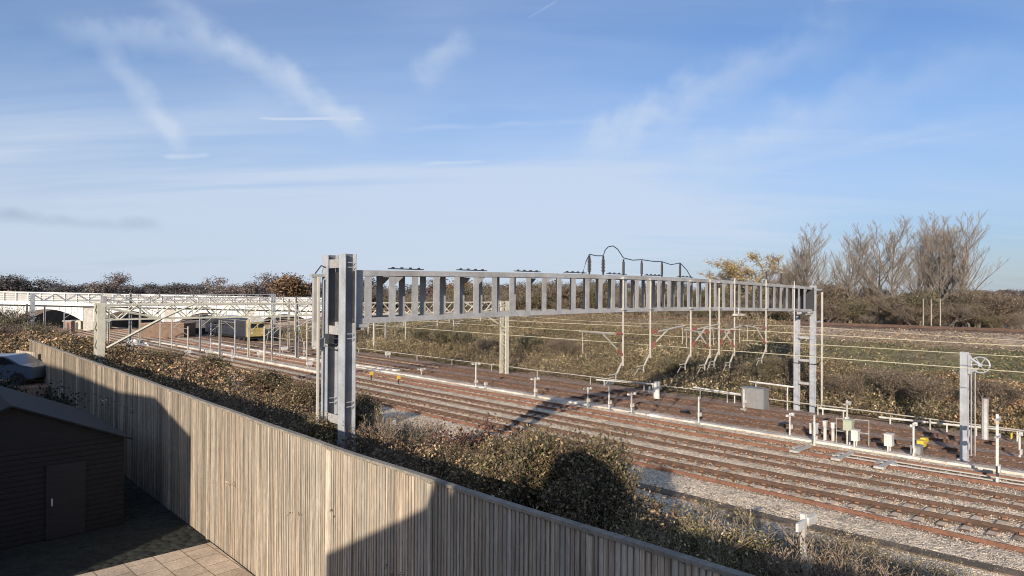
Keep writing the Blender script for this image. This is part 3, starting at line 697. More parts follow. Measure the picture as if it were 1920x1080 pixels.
p = G(1870, 913); e = empty('signal_pole', p, 'black and white banded post at the right edge', 'pole')
hh = (913 - 777) * p.y / F
for i in range(7):
    b = MB(); b.bx(p + UP * hh * (i + .5) / 7 , .09, .09, hh / 7 - .003, (.06, .06, .06) if i in (1,) else (1, 1, 1)); part(b, 'band', M['white'], e)
b = MB(); b.bx(p + UP * (hh - .2), .7, .1, .07); b.bx(p + UP * (hh - .2) + NV * .3, .16, .12, .16); part(b, 'cross_arm', M['galv'], e); b = MB(); b.bx(p + UP * (hh - .9), .6, .1, .07); b.bx(p + UP * (hh - .9) + NV * .28, .16, .12, .18); part(b, 'cross_arm', M['galv'], e)
b = MB(); b.box(p + UP * .75 - DV * .07, NV * .15, DV * .03, UP * .14); part(b, 'plate', M['white'], e)
for x, y, t, lab in ((1095 + 618, 862, 793, 'white post with a side plate left of the yellow machine'), (1912, 865, 812, 'white post with plates, rightmost in view'), (1527, 838, 778, 'tall thin pole behind the white cabinet with legs')):
    p = G(x, y); h = (y - t) * p.y / F; marker(x, y, h, lab, z=.45, cross=x != 1527, base=False)
# handrail frame behind the cabinets
e = empty('handrail', G(1600, 836), 'thin pale handrail frame behind the green box and white cabinets', 'handrail')
b = MB(); a = G(1568, 833); c = G(1629, 839); hh = 1.35
b.tube([a, a + UP * hh, c + UP * hh, c], .025, 5); b.tube([a + UP * .7, c + UP * .7], .02, 5); part(b, 'rail', M['tube'], e)
# yellow machine and yellow panel
p = G(1730, 843); e = empty('points_machine', p, 'bright yellow stepped trackside machine on a rusty base', 'machine')
b = MB(); b.bx(p + UP * .42, .9, .3, .16); b.bx(p + UP * .28 - NV * .1, .35, .3, .2); b.bx(p + UP * .52 + NV * .25, .3, .26, .06); b.tube([p + UP * .45 + NV * .4, p + UP * .45 + NV * .62], .06, 8); part(b, 'body', M['yellow'], e)
b = MB(); b.bx(p + UP * .1, .8, .3, .2); part(b, 'base', M['darkmetal'], e)
p = G(1897, 832); e = empty('track_sign', p, 'square yellow board at the right edge before the scrub', 'sign'); b = MB(); b.box(p + UP * .42, NV * .15, DV * .02, UP * .15); part(b, 'board', M['yellow'], e); b = MB(); b.bx(p + UP * .14, .06, .06, .28); part(b, 'post', M['darkmetal'], e)
# concrete bollard with bracket
p = G(1231, 748); e = empty('concrete_bollard', p, 'thick white concrete bollard with side brackets at the edge of the gantry shadow', 'bollard')
b = MB(); b.tube([p, p + UP * 1.28], .23, 12, r2=.22); part(b, 'body', M['white'], e); b = MB(); b.bx(p + UP * .75 + NV * .35, .5, .12, .1); b.bx(p + UP * .62 - NV * .55, .9, .1, .08); b.bx(p + UP * .8 - NV * .85, .12, .12, .4); part(b, 'bracket', M['galv'], e)
# point rodding and plates on the third track
for x, y, lab in ((1505, 841, 'left pale points plate across the third track'), (1582, 855, 'middle pale points plate across the third track'), (1662, 870, 'right pale points plate across the third track')):
    p = G(x, y, .2); b = MB()
    b.bx(p, 1.9, .25, .05); b.bx(p + DV * .35 + NV * .2, .9, .16, .05); b.bx(p + NV * -.9 + UP * .02, .3, .4, .1)
    tag(b.build('points_plate', M['concrete']), lab, 'points plate', 'points plates on the third track')
for k_, (lab, dD) in enumerate((('inner pale rod along the third track by the points', 32.25), ('outer pale rod along the third track by the points', 32.85))):
    b = MB(); b.tube([W(dD + cv(s, .003) + (.2 if s < 5 else 0), s, .18) for s in np.arange(-4, 13, 1.0)], .035, 5); tag(b.build('point_rod', M['tube']), lab, 'rod')
p = G(1676, 880); b = MB(); b.bx(p + UP * .12, .3, .25, .24); tag(b.build('track_box', M['white']), 'small white box at the near side of the third track', 'box')
# dark odds among the far tracks
for x, y, lab in ((1284, 776, 'flat black box on the fourth track by the lone white post'), (1470, 800, 'flat black box on the fourth track left of the white cabinets'), (1850, 893, 'black box between the rails at the right')):
    p = G(x, y); b = MB(); b.bx(p + UP * .15, .6, .35, .14); b.bx(p + UP * .04, .7, .5, .08); tag(b.build('track_box', M['black']), lab, 'box', 'black track boxes')
# white sign boards on the left
for x, y, lab in ((704, 0, ''),):
    pass
for x, y, lab in ((580, 690, 'white board on two legs just left of the grey column'), (488, 672, 'small white box beside the slim white mast'), (392, 668, 'small white cabinet near the dark underpass'), (533, 662, 'white cabinet left of the tall white mast'), (727, 672, 'white box by the far track right of the grey column'), (352, 668, 'small white plate at the edge of the left brambles')):
    p = G(x, y); w = 9 * p.y / F; e = empty('white_board', p, lab, 'board', 'white boards on the left')
    b = MB(); b.bx(p + UP * w * 1.0, w * 1.3, .1, w * .7); part(b, 'board', M['white'], e); b = MB(); b.bx(p + UP * w * .35 - NV * w * .4, .06, .06, w * .7); part(b, 'leg', M['tube'], e); b = MB(); b.bx(p + UP * w * .35 + NV * w * .4, .06, .06, w * .7); part(b, 'leg', M['tube'], e)
# ------------------------------------------------------------------ bridge
YB = 125.0
def bridge():
    br = empty('railway_bridge', (-80, YB, 0), 'long white flyover bridge with railings and shallow arches, far left', 'bridge')
    topz = lambda x: atY(0, 546, YB).z + (x + 98) / 62 * -.9 if x > -98 else atY(0, 546, YB).z
    xs = np.linspace(-125, -33, 24)
    def band(z0, z1, y0, y1, name, mt):
        b = MB(); prof = [(0, z0), (0, z1), (y1 - y0, z1), (y1 - y0, z0)]
        P = []
        for x in xs:
            t = topz(x); P += [(x, y0, t + z0), (x, y0, t + z1), (x, y1, t + z1), (x, y1, t + z0)]
        n = len(xs); fs = [(i * 4 + k, i * 4 + (k + 1) % 4, (i + 1) * 4 + (k + 1) % 4, (i + 1) * 4 + k) for i in range(n - 1) for k in range(4)] + [(0, 1, 2, 3), tuple((n - 1) * 4 + k for k in range(4))[::-1]]
        b.poly(P, fs); return part(b, name, mt, br)
    band(-.22, 0, YB - .12, YB + .12, 'top_rail', M['bridgewhite'])
    band(-1.75, -.3, YB + .1, YB + .16, 'mesh_screen', M['bridgegrey'])
    for z in (-.62, -1.0, -1.38): band(z - .07, z, YB - .06, YB + .02, 'rail', M['bridgewhite'])
    for x in np.arange(-124, -33, 2.3):
        b = MB(); t = topz(x); b.box(Vector((x, YB - .1, t - 1.0)), Vector((.08, 0, 0)), Vector((0, .06, 0)), Vector((0, 0, .85))); part(b, 'baluster', M['bridgewhite'], br)
    band(-2.45, -1.75, YB - .35, YB + 6, 'deck', M['bridgewhite'])
    band(-2.75, -2.47, YB + .25, YB + 6, 'bearing_course', M['black'])
    # arched fascia
    ends = [(-124, -107.5), (-104.5, -93.6), (-93.6, -82.0), (-78.0, -66), (-63, -51), (-48, -37)]
    ends = [(-106, -95), (-95, -81.5), (-79.5, -66), (-64, -51), (-49, -37)]
    for x0, x1 in ends:
        b = MB(); n = 16; P = []
        for i in range(n + 1):
            x = x0 + (x1 - x0) * i / n; t = topz(x); u = (x - (x0 + x1) / 2) / ((x1 - x0) / 2)
            za = t - 3.2 - 2.2 * u * u
            P += [(x, YB + .1, t - 2.77), (x, YB + .1, za), (x, YB + 5, za), (x, YB + 5, t - 2.77)]
        fs = [(i * 4 + k, i * 4 + (k + 1) % 4, (i + 1) * 4 + (k + 1) % 4, (i + 1) * 4 + k) for i in range(n) for k in range(4)] + [(0, 1, 2, 3), tuple(n * 4 + k for k in range(4))[::-1]]
        b.poly(P, fs); a = part(b, 'arch', M['bridgewhite'], br)
        b = MB()
        for i in range(1, 12):
            x = x0 + (x1 - x0) * i / 12; t = topz(x); u = (x - (x0 + x1) / 2) / ((x1 - x0) / 2); zl = t - 3.1 - 2.2 * u * u
            if t - 2.8 - zl > .4: b.box(Vector((x, YB + .07, (t - 2.8 + zl) / 2)), Vector((.07, 0, 0)), Vector((0, .03, 0)), Vector((0, 0, (t - 2.8 - zl) / 2)))
        part(b, 'joint', M['bridgegrey'], a)
    for x in (-107, -80.5, -65, -50, -36):
        b = MB(); t = topz(x); b.box(Vector((x, YB + 3, (t - 2.8) / 2)), Vector((1.0, 0, 0)), Vector((0, 2.8, 0)), Vector((0, 0, (t - 2.8) / 2))); part(b, 'pier', M['concrete'], br)
    return br
bridge()
# dark boxes painting the shade behind arches and underpass / embankment wall pieces
b = MB(); b.box(Vector((-92, YB + 16, 2.4)), Vector((34, 0, 0)), Vector((0, 3, 0)), Vector((0, 0, 2.4))); tag(b.build('retaining_wall', mat('painted_arch_shade', (.05, .045, .04), .95, 0, .3, 1)), 'dark block standing in for the shade behind the bridge arches', 'wall')  # near-black box, colour painting the shade under the arches
def wallpx(x0, y0, x1, y1, Y, mt, name, label, cat, dpt=2.0, copx=None):
    a = atY(x0, y1, Y); c = atY(x1, y0, Y); b = MB(); w = (c.x - a.x) / 2
    b.box(Vector(((a.x + c.x) / 2, Y + dpt, (a.z + c.z) / 2 - .6)), Vector((w, 0, 0)), Vector((0, dpt, 0)), Vector((0, 0, (c.z - a.z) / 2 + .6)))
    b.box(Vector(((a.x + c.x) / 2, Y + dpt, c.z + .08)), Vector((w + .1, 0, 0)), Vector((0, dpt + .1, 0)), Vector((0, 0, .08)), (1.5, 1.4, 1.3)); return tag(b.build(name, mt), label, cat)
wallpx(262, 608, 345, 652, 108, M['brick'], 'retaining_wall', 'brown retaining wall under the cream gantry braces', 'wall')
wallpx(348, 604, 452, 650, 116, M['black'], 'underpass', 'black block standing in for the shaded underpass opening beneath the bridge', 'underpass')  # solid black box painting the shade below the deck
# ------------------------------------------------------------------ yellow-fronted train
def train():
    p = G(482, 640); d, s = DS(p); d = 40.73; s = 98
    e = empty('train', W(d, s, 0), 'train with a white roof and yellow front emerging from under the bridge', 'train')
    def ring(s_, w, z0, z1, r): return [W(d - w, s_, z0), W(d - w, s_, z1 - r), W(d - w + r, s_, z1), W(d + w - r, s_, z1), W(d + w, s_, z1 - r), W(d + w, s_, z0)]
    def loft(rs, name, mt):
        b = MB(); P = [v for g in rs for v in g]; n = 6
        b.poly(P, [(i * n + k, i * n + (k + 1) % n, (i + 1) * n + (k + 1) % n, (i + 1) * n + k) for i in range(len(rs) - 1) for k in range(n)] + [tuple(range(n))[::-1], tuple((len(rs) - 1) * n + k for k in range(n))]); return part(b, name, mt, e)
    loft([ring(s + .9, 1.36, .9, 3.75, .5), ring(s + 18, 1.36, .9, 3.75, .5)], 'body', mat('dark_coach', (.03, .033, .045), .5, 0, .3, 1))
    b = MB(); b.box(W(d, s + 9.4, 3.72), NV * 1.0, DV * 8.5, UP * .06); part(b, 'roof', M['bridgewhite'], e)
    b = MB(); b.box(W(d, s + .3, 3.4), NV * 1.05, DV * .35, UP * .3); part(b, 'roof_dome', M['white'], e)
    fr = loft([ring(s, 1.15, .95, 3.2, .5), ring(s + .45, 1.3, .9, 3.6, .5), ring(s + .89, 1.36, .9, 3.74, .5)], 'cab', mat('dull_yellow', (.45, .33, .12), .6, 0, .3, 1.5, grime=(.2, .16, .1, .6)))
    for q in (-1, 1):
        b = MB(); b.box(W(d + q * .55, s + .02, 2.55), NV * .42, DV * .06, UP * .3); part(b, 'windscreen', M['glass'], e)
        b = MB(); b.tube([W(d + q * .8, s - .03, 1.45), W(d + q * .8, s + .1, 1.45)], .14, 8); part(b, 'headlight', M['white'], e)
    for i in range(6):
        b = MB(); b.box(W(d - 1.365, s + 2.6 + i * 2.6, 2.6), DV * .85, NV * .01, UP * .35); part(b, 'window', M['glass'], e)
    for q in (2.5, 4.5, 13, 15):
        b = MB(); b.tube([W(d - 1.0, s + q, .6), W(d + 1.0, s + q, .6)], .42, 12); part(b, 'wheel', M['darkmetal'], e)
    b = MB(); b.box(W(d, s + 9, .72), NV * 1.1, DV * 8.6, UP * .15); part(b, 'underframe', M['black'], e)
train()
# rubble heap, container, hoardings on the far left
def rubble(px, py, label, sc, mt='rubble'):
    p = G(px, py); b = MB()
    for i in range(40):
        q = p + Vector((random.gauss(0, 1.1), random.gauss(0, .8), 0)) * sc; z = max(.05, .9 - (q - p).length * .5) * sc * random.random()
        a = Vector((random.uniform(.1, .35), random.uniform(-.1, .1), random.uniform(-.1, .1))) * sc; c = Vector((random.uniform(-.1, .1), random.uniform(.1, .3), random.uniform(-.1, .1))) * sc
        v = random.uniform(.6, 1.1); b.box(q + UP * z, a, c, a.cross(c).normalized() * random.uniform(.05, .2) * sc, (v, v, v))
    n_ = 9; b.poly([p + Vector((math.cos(6.283 * i / n_) * 3 * sc, math.sin(6.283 * i / n_) * 2.4 * sc, -.05)) for i in range(n_)] + [p + UP * .5 * sc], [(i, (i + 1) % n_, n_) for i in range(n_)], (.6, .55, .5))
    tag(b.build('rubble_heap', M[mt]), label, 'rubble')
rubble(150, 645, 'heap of broken white concrete left of the cream gantry leg', 1.5)
rubble(252, 648, 'small pale heap at the foot of the thick grey mast', 1.0)
def hut(px, py, w, h, mt, label, name='hut'):
    p = G(px, py); s_ = p.y / F; w *= s_; h *= s_; e = empty(name, p, label, 'hut')
    b = MB(); b.box(p + UP * h / 2 + Vector((0, w * .4, 0)), Vector((w / 2, 0, 0)), Vector((0, w * .4, 0)), UP * h / 2); part(b, 'wall', M[mt], e)
    b = MB(); b.box(p + UP * (h + .1) + Vector((0, w * .4, 0)), Vector((w / 2 + .15, 0, 0)), Vector((0, w * .4 + .15, 0)), UP * .09); part(b, 'roof', M['bridgegrey'], e)
    b = MB(); b.box(p + UP * h * .45 + Vector((w * .1, -.03, 0)), Vector((w * .14, 0, 0)), Vector((0, .02, 0)), UP * h * .4); part(b, 'door', M['darkmetal'], e)
hut(126, 625, 14, 22, 'house', 'pinkish hut under the bridge arch')
hut(142, 618, 18, 16, 'cream', 'cream hut under the right side of the bridge arch')
# ------------------------------------------------------------------ fence
FS = mat('fence_shaded', (.3, .26, .22), .9, 0, .3, 5)
def fence():
    D0 = 6.0
    e = empty('timber_fence', W(D0, 15, 1.43), 'tall close-boarded weathered timber fence running from lower right to far left', 'fence')
    zt = H - .340 * D0 / math.cos(A)
    post_s = [-1.3, 1.8, 4.9, 8.0, 11.1, 14.2, 17.3, 20.4, 23.5, 26.6, 29.7, 32.8, 35.9, 39, 42.1, 45.2]
    wob = lambda s: float(np.interp(s, [-2, 3, 5, 7.3, 11, 16, 23, 46], [.16, .095, .033, -.01, -.06, -.05, -.03, 0])) + .006 * math.sin(s * 1.7)
    for a, c in zip(post_s[:-1], post_s[1:]):
        b = MB(); s = a + .02; base = random.uniform(.85, 1.1)
        while s < c - .03:
            w = random.uniform(.07, .09); v = base * random.choice([.8, .9, .96, 1.0, 1.06, 1.15]) * random.uniform(.9, 1.1); tt = random.uniform(.93, 1.07)
            z1 = zt + wob(s) + random.uniform(-.03, .0); dd = random.uniform(-.006, .006)
            b.box(W(D0 + dd, s + w / 2, (1.43 + z1) / 2), DV * (w / 2 - .002) + NV * .007, NV * .009, UP * (z1 - 1.43) / 2, (v * tt, v, v / tt))
            if random.random() < .6:
                v2 = .48; b.box(W(D0 - .008, s + w, (1.43 + z1) / 2), DV * .009, NV * .004, UP * (z1 - 1.44) / 2, (v2, v2, v2))
            s += w
        part(b, 'board_panel', M['fence'], e)
        b = MB()
        for z in (1.8, 3.2, 4.6): b.box(W(D0 + .06, (a + c) / 2, z), DV * (c - a) / 2 * .995, NV * .035, UP * .045)
        part(b, 'rail', M['fence'], e)
        b = MB(); n = 6
        for i in range(n):
            sa, sc = a + (c - a) * i / n, a + (c - a) * (i + 1) / n; p0, p1 = W(D0, sa, zt + wob(sa) + .025), W(D0, sc, zt + wob(sc) + .025)
            b.box((p0 + p1) / 2, (p1 - p0) / 2 * 1.003, NV * .055, UP * .022)
        part(b, 'coping', M['coping'], e)
    for s in post_s:
        vis = 1.35 if abs(s - 11.1) < .1 else 1.0
        b = MB(); b.box(W(D0 - .035, s, (1.43 + zt - .03) / 2 + wob(s) / 2), DV * (.07 if vis > 1 else .045), NV * .018, UP * (zt - 1.46 + wob(s)) / 2, (vis, vis, vis)); part(b, 'post', M['fence'], e)
    # return panels at the far end
    return zt
ZF = fence()
a = onD(30, 656, 7.2); c_ = onD(66, 662, 6.6)
p = atY(48, 660, 34); e = empty('timber_fence', Vector((p.x, p.y, 1.43)), 'short sunlit length of timber fence at the far left edge', 'fence')
b = MB(); x = -4.3
l = atY(30, 656, 34); r_ = atY(66, 661, 34)
n = 12
for i in range(n):
    q = l + (r_ - l) * ((i + .5) / n); v = random.uniform(.8, 1.2); b.box(Vector((q.x, q.y, (1.43 + q.z) / 2)), Vector(((r_.x - l.x) / n / 2 - .002, 0, 0)), Vector((0, .01, 0)), UP * (q.z - 1.43) / 2, (v, v, v))
part(b, 'board_panel', M['fence'], e)
# parked car at the far left edge, partly in view
def car():
    c = atY(2, 690, 33); c.z = 3.05 ; e = empty('parked_car', c, 'grey blue parked car cut by the left edge behind the fence end', 'car')
    u = Vector((1, .1, 0)).normalized(); v = UP.cross(u); O = c
    prof = [(-2.0, .25), (-2.0, .75), (-1.2, .9), (-.6, 1.38), (.7, 1.4), (1.4, .98), (2.0, .85), (2.05, .3)]
    b = MB(); P = [O + u * x + UP * z + v * w for w in (-.85, .85) for x, z in prof]; n = len(prof)
    b.poly(P, [tuple(range(n))[::-1], tuple(range(n, 2 * n))] + [(i, (i + 1) % n, n + (i + 1) % n, n + i) for i in range(n)]); part(b, 'body', mat('car_paint', (.12, .15, .2), .25, .3, .05, 2), e)
    b = MB(); P = [O + u * x + UP * z + v * w for w in (-.86, .86) for x, z in ((-1.0, .95), (-.55, 1.32), (.65, 1.34), (1.2, 1.0))]; b.poly(P, [(3, 2, 1, 0), (4, 5, 6, 7)]); part(b, 'window', M['glass'], e)
    for x in (-1.3, 1.3):
        for w in (-.86, .86): b = MB(); b.tube([O + u * x + UP * .3 + v * (w - .1), O + u * x + UP * .3 + v * (w + .02)], .31, 14); part(b, 'wheel', M['black'], e)
    b = MB(); b.box(O + UP * -.83, u * 3, v * 1.6, UP * .8); tag(b.build('parking_pad', M['brick']), 'raised brick pad under the parked car', 'paving', kind='structure')
car()
# ------------------------------------------------------------------ houses behind the camera (their shadows fall on the fence)
EL = R(16.5); AZ = math.atan2(-.304, -.955)
LH = Vector((.304, .955, 0)).normalized(); TL = math.tan(EL)
def back(p, y):
    t = (p.y - y) / LH.y; return Vector((p.x - LH.x * t, y, p.z + TL * t))
def house(outline, y, depth, label):
    e = empty('brick_house', Vector((outline[0].x, y, 1.4)), label, 'house')
    P = [v for v in outline]; n = len(P); b = MB()
    Q = [v - LH * depth for v in P]
    b.poly(P + Q, [tuple(range(n)), tuple(range(n, 2 * n))[::-1]] + [(i, n + i, n + (i + 1) % n, (i + 1) % n) for i in range(n)]); part(b, 'wall', M['house'], e)
    b = MB(); up = [v for v in P if v.z > 1.5]; up2 = [v + UP * .04 for v in up]
    m = len(up2); b.poly(up2 + [v - LH * depth for v in up2], [(i, i + 1, m + i + 1, m + i) for i in range(m - 1)]); part(b, 'roof', M['darkmetal'], e)
YL = 4.0
o1 = [back(onD(px, py, 5.98), YL) for px, py in ((357, 822), (290, 747), (222, 736), (120, 693), (40, 672), (0, 664))]
o1[0].z += 0; lo = o1[0].copy(); lo.z = 1.4; lf = o1[-1] + Vector((-10, 0, 1)); lf2 = lf.copy(); lf2.z = 1.4
house([lo] + o1 + [lf, lf2], YL, 7, 'neighbouring brick house to the left of the camera, out of view')
YR = -3.0
o2 = [back(onD(px, py, 5.98), YR) for px, py in ((612, 1042), (700, 1002), (800, 955), (845, 935))] + [back(W(5.98, s_, z_), YR) for s_, z_ in ((7.7, 5.3), (7.1, 5.75), (6.5, 5.98), (5.8, 5.8), (5.2, 5.35), (4.7, 5.02), (3, 5.07), (0, 5.13), (-5, 5.2))]
o2.sort(key=lambda v: v.x)
lo = o2[0].copy(); lo.z = 1.4; rf = o2[-1] + Vector((4, 0, 0)); rf2 = rf.copy(); rf2.z = 1.4
house([lo] + o2 + [rf, rf2], YR, 7, 'brick house carrying the camera, behind the viewpoint')
# ------------------------------------------------------------------ foliage
def leafquads(P, size, C, flat=.0, asp=.5, up=None):
    n = len(P); a = RNG.normal(size=(n, 3)); a /= np.linalg.norm(a, axis=1)[:, None]
    b_ = RNG.normal(size=(n, 3)); b_ -= (b_ * a).sum(1)[:, None] * a; b_ /= np.linalg.norm(b_, axis=1)[:, None]
    if np.ndim(size) == 0: size = np.full(n, size)
    s = (size * RNG.uniform(.6, 1.4, n))[:, None]
    V = np.stack([P - a * s, P + b_ * s * asp, P + a * s, P - b_ * s * asp], 1)
    Fq = np.arange(n * 4).reshape(n, 4)
    Cc = np.repeat(C[:, None, :], 4, 1)
    return V.reshape(-1, 3), Fq, Cc.reshape(-1, 3)
def palette(n, cols, w=None, x=None, y=None, sc=2.5):
    cols = np.array(cols); k = len(cols)
    if x is None: idx = RNG.choice(k, n, p=w)
    else:
        t = np.clip((fbm(x, y, sc) - .25) * 2, 0, .999); idx = ((t * k + RNG.normal(0, .9, n))).astype(int).clip(0, k - 1)
    return cols[idx] * RNG.choice([.3, .6, .85, 1.1, 1.35, 1.9], n, p=[.14, .2, .22, .2, .16, .08])[:, None] * RNG.uniform(.85, 1.15, n)[:, None]
def canes(n, P0, L, col, r=.008, arch=.5):
    """thin arching stems as 2-sided ribbons"""
    V = []; Fq = []; C = []; m = 5
    for i in range(n):
        p = np.array(P0[i]); a = random.uniform(0, 6.28); l = L * random.uniform(.5, 1.2); dx, dy = math.cos(a), math.sin(a); v = random.uniform(.5, 1.4)
        st = len(V)
        for j in range(m):
            t = j / (m - 1); q = p + np.array((dx * l * t * .6, dy * l * t * .6, l * (t - arch * t * t))); rr = r * (1 - .6 * t)
            V += [q - np.array((rr, 0, 0)), q + np.array((rr, 0, 0)), q + np.array((0, rr * 1.5, 0))]; C += [np.array(col) * v] * 3
        for j in range(m - 1):
            for k in range(3): Fq.append((st + j * 3 + k, st + j * 3 + (k + 1) % 3, st + j * 3 + 3 + (k + 1) % 3, st + j * 3 + 3 + k))
    return np.array(V), np.array(Fq), np.array(C)
def merge(*ms):
    Vs, Fs, Cs = [], [], []; o = 0
    for V, Fq, C in ms: Vs.append(V); Fs.append(Fq + o); Cs.append(C); o += len(V)
    return np.concatenate(Vs), np.concatenate(Fs), np.concatenate(Cs)
def sprays(P0, L, ccol, lcols, r=.006, nl=22, ls=.035, up=1.0):
    n = len(P0); P0 = np.asarray(P0); az = RNG.uniform(0, 6.28, n); l = L * RNG.uniform(.4, 1.25, n); m = 6
    lean = RNG.uniform(.15, .9, n)
    def at_(t): return np.stack([P0[:, 0] + np.cos(az) * l * t * lean, P0[:, 1] + np.sin(az) * l * t * lean, P0[:, 2] + l * up * (t - .45 * t * t * (lean + .25))], 1)
    V = np.empty((n, m, 3, 3)); off = np.array([(-1, 0, 0), (1, 0, 0), (0, 1, .5)])
    for j in range(m): V[:, j] = at_(j / (m - 1))[:, None, :] + off[None] * r * (1 - .7 * j / (m - 1))
    F_ = []
    for j in range(m - 1):
        for k in range(3): F_.append((j * 3 + k, j * 3 + (k + 1) % 3, j * 3 + 3 + (k + 1) % 3, j * 3 + 3 + k))
    F_ = (np.arange(n)[:, None, None] * m * 3 + np.array(F_)[None]).reshape(-1, 4)
    C = np.repeat((np.array(ccol)[None] * RNG.uniform(.5, 1.4, n)[:, None])[:, None], m * 3, 1).reshape(-1, 3)
    out = [(V.reshape(-1, 3), F_, C)]
    if nl:
        T = [at_(t) + RNG.normal(0, ls * .9, (n, 3)) for t in np.linspace(.15, 1, nl)]; P = np.concatenate(T); base = palette(n, lcols); out.append(leafquads(P, ls, np.concatenate([base] * nl) * RNG.uniform(.7, 1.3, len(P))[:, None]))
    return merge(*out)
# near bramble bank
def bh(d, s):
    """bramble height over the ground"""
    d = d + 4.6 * (1 - sst(4, 10, s))
    x = d * NX + s * DX; y = d * NY + s * DY
    h = .55 + 1.9 * np.clip(fbm(x + 9, y, 3.0) - .12, 0, 1) * (1 - sst(13.5, 18.2, d)) + .25 * (fbm(x, y + 5, 1.1) - .4)
    h *= 1 - sst(16.5, 19.2, d + 1.5 * fbm(x, y, 4) - .6) * .93
    h *= 1 - .55 * np.exp(-((s - 15.0) / 3.5) ** 2) * sst(10, 13, d)      # the stony gap right of the column
    h += .5 * sst(22, 34, s) * (1 - sst(14, 18, d))
    h += .4 * np.exp(-((s - 10.5) / 3.5) ** 2) * (1 - sst(12, 15.5, d))
    h += .55 * np.exp(-((s - 18.5) / 3.0) ** 2) * (1 - sst(9.5, 12, d))
    return np.maximum(h, .06)
N = 230000
d = RNG.uniform(6.5, 19.6, N); s = -6 + 116 * RNG.random(N) ** 1.9
keep = RNG.random(N) < np.where(s > 40, .8, 1); d, s = d[keep], s[keep]; N = len(d)
x = d * NX + s * DX; y = d * NY + s * DY; hh = bh(d, s)
z = terr(x, y) + hh * (1 - RNG.random(N) ** 2.2 * .9)
PAL = [(.065, .05, .03), (.18, .12, .07), (.105, .095, .042), (.25, .18, .10), (.07, .07, .032), (.34, .26, .16), (.15, .09, .06)]
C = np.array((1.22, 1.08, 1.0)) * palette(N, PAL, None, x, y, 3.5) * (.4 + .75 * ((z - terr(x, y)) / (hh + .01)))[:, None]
sz = np.where(s > 30, .07, .040) * np.where(s > 55, 1.5, 1)
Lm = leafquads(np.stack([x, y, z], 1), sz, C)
wn = np.where((s < 32) & (hh > .35), 1.0, .12); ii = RNG.choice(N, 5200, p=wn / wn.sum()); P0 = np.stack([x[ii], y[ii], terr(x[ii], y[ii]) + hh[ii] * .45], 1)
Cm = sprays(P0, 1.5, (.26, .15, .10), [tuple(np.array(c) * 1.2) for c in PAL], .006, 22, .034)
ii = RNG.choice(N, 4500, p=wn / wn.sum()); P0 = np.stack([x[ii], y[ii], terr(x[ii], y[ii]) + hh[ii] * .5], 1)
Cm = merge(Cm, sprays(P0, 1.0, (.30, .23, .17), PAL, .005, 0))
V, Fq, C = merge(Lm, Cm)
tag(rawmesh('brambles', V, Fq, C, M['leaf']), 'tangled brown and olive brambles covering the bank behind the fence', 'brambles', kind='stuff')
# dry weeds and small stems on the cess at lower right
N = 90000; d = RNG.uniform(14, 22.4, N); s = RNG.uniform(-7, 12, N); x = d * NX + s * DX; y = d * NY + s * DY
k = fbm(x, y, 1.3) > .46 + .2 * sst(18.5, 22.4, d); x, y, d = x[k], y[k], d[k]; z = np.maximum(terr(x, y), 0) + RNG.random(len(x)) ** 1.5 * .5
Lm = leafquads(np.stack([x, y, z], 1), .035, palette(len(x), [(.3, .23, .16), (.2, .15, .09), (.16, .14, .07), (.36, .29, .21)]))
ii = RNG.integers(0, len(x), 8000); Cm = sprays(np.stack([x[ii], y[ii], terr(x[ii], y[ii])], 1), .75, (.42, .31, .20), [(.4, .31, .2), (.2, .16, .09), (.3, .24, .12)], .005, 9, .022, 1.1)
V, Fq, C = merge(Lm, Cm); tag(rawmesh('dry_weeds', V, Fq, C, M['leaf']), 'pale dry weeds growing in the stones at the lower right', 'weeds', kind='stuff')
# far bank scrub
N = 260000; d = 44.6 + 25 * RNG.random(N) ** 1.35; s = -22 + 125 * RNG.random(N) ** 1.15; x = d * NX + s * DX; y = d * NY + s * DY; p = pdist(x, y)
gr = fbm(x, y, 5)
hs = (.55 + .45 * sst(.35, .55, fbm(x + 21, y, 7))) * (1 - sst(50, 57, d + (gr - .5) * 8 - 17 * sst(20, 34, s) * (1 - sst(70, 90, s)))) * (.5 + 1.7 * fbm(x + 3, y, 3)) * np.where(d < 47, .5 + .25 * (d - 44.6), 1)
k = (p > 5.5) & (RNG.random(N) < .12 + .88 * sst(.05, .4, hs)); x, y, d, s, hs = x[k], y[k], d[k], s[k], hs[k]; n = len(x)
z = terr(x, y) + np.maximum(hs, .1) * (1 - RNG.random(n) ** 1.8 * .95)
PAL2 = [(.22, .15, .09), (.16, .135, .065), (.29, .215, .12), (.10, .08, .045), (.19, .165, .075), (.38, .29, .18)]
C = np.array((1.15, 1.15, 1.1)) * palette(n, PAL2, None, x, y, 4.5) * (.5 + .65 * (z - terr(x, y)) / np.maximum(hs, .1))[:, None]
redz = sst(-2, -8, s)[:, None] * .0 + ((fbm(x + 70, y, 6) > .52) & (s < 20))[:, None] * 1.0
C = C * (1 - redz) + C * np.array((1.05, .8, .72)) * redz
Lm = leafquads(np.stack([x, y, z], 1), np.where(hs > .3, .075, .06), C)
wn = np.where(hs > .4, 1, .1); ii = RNG.choice(n, 9000, p=wn / wn.sum()); Cm = sprays(np.stack([x[ii], y[ii], terr(x[ii], y[ii]) + hs[ii] * .5], 1), 1.5, (.30, .22, .16), PAL2, .012, 8, .06)
V, Fq, C = merge(Lm, Cm); tag(rawmesh('scrub', V, Fq, C, M['leaf']), 'brown and green scrub covering the foot of the far embankment', 'scrub', kind='stuff')
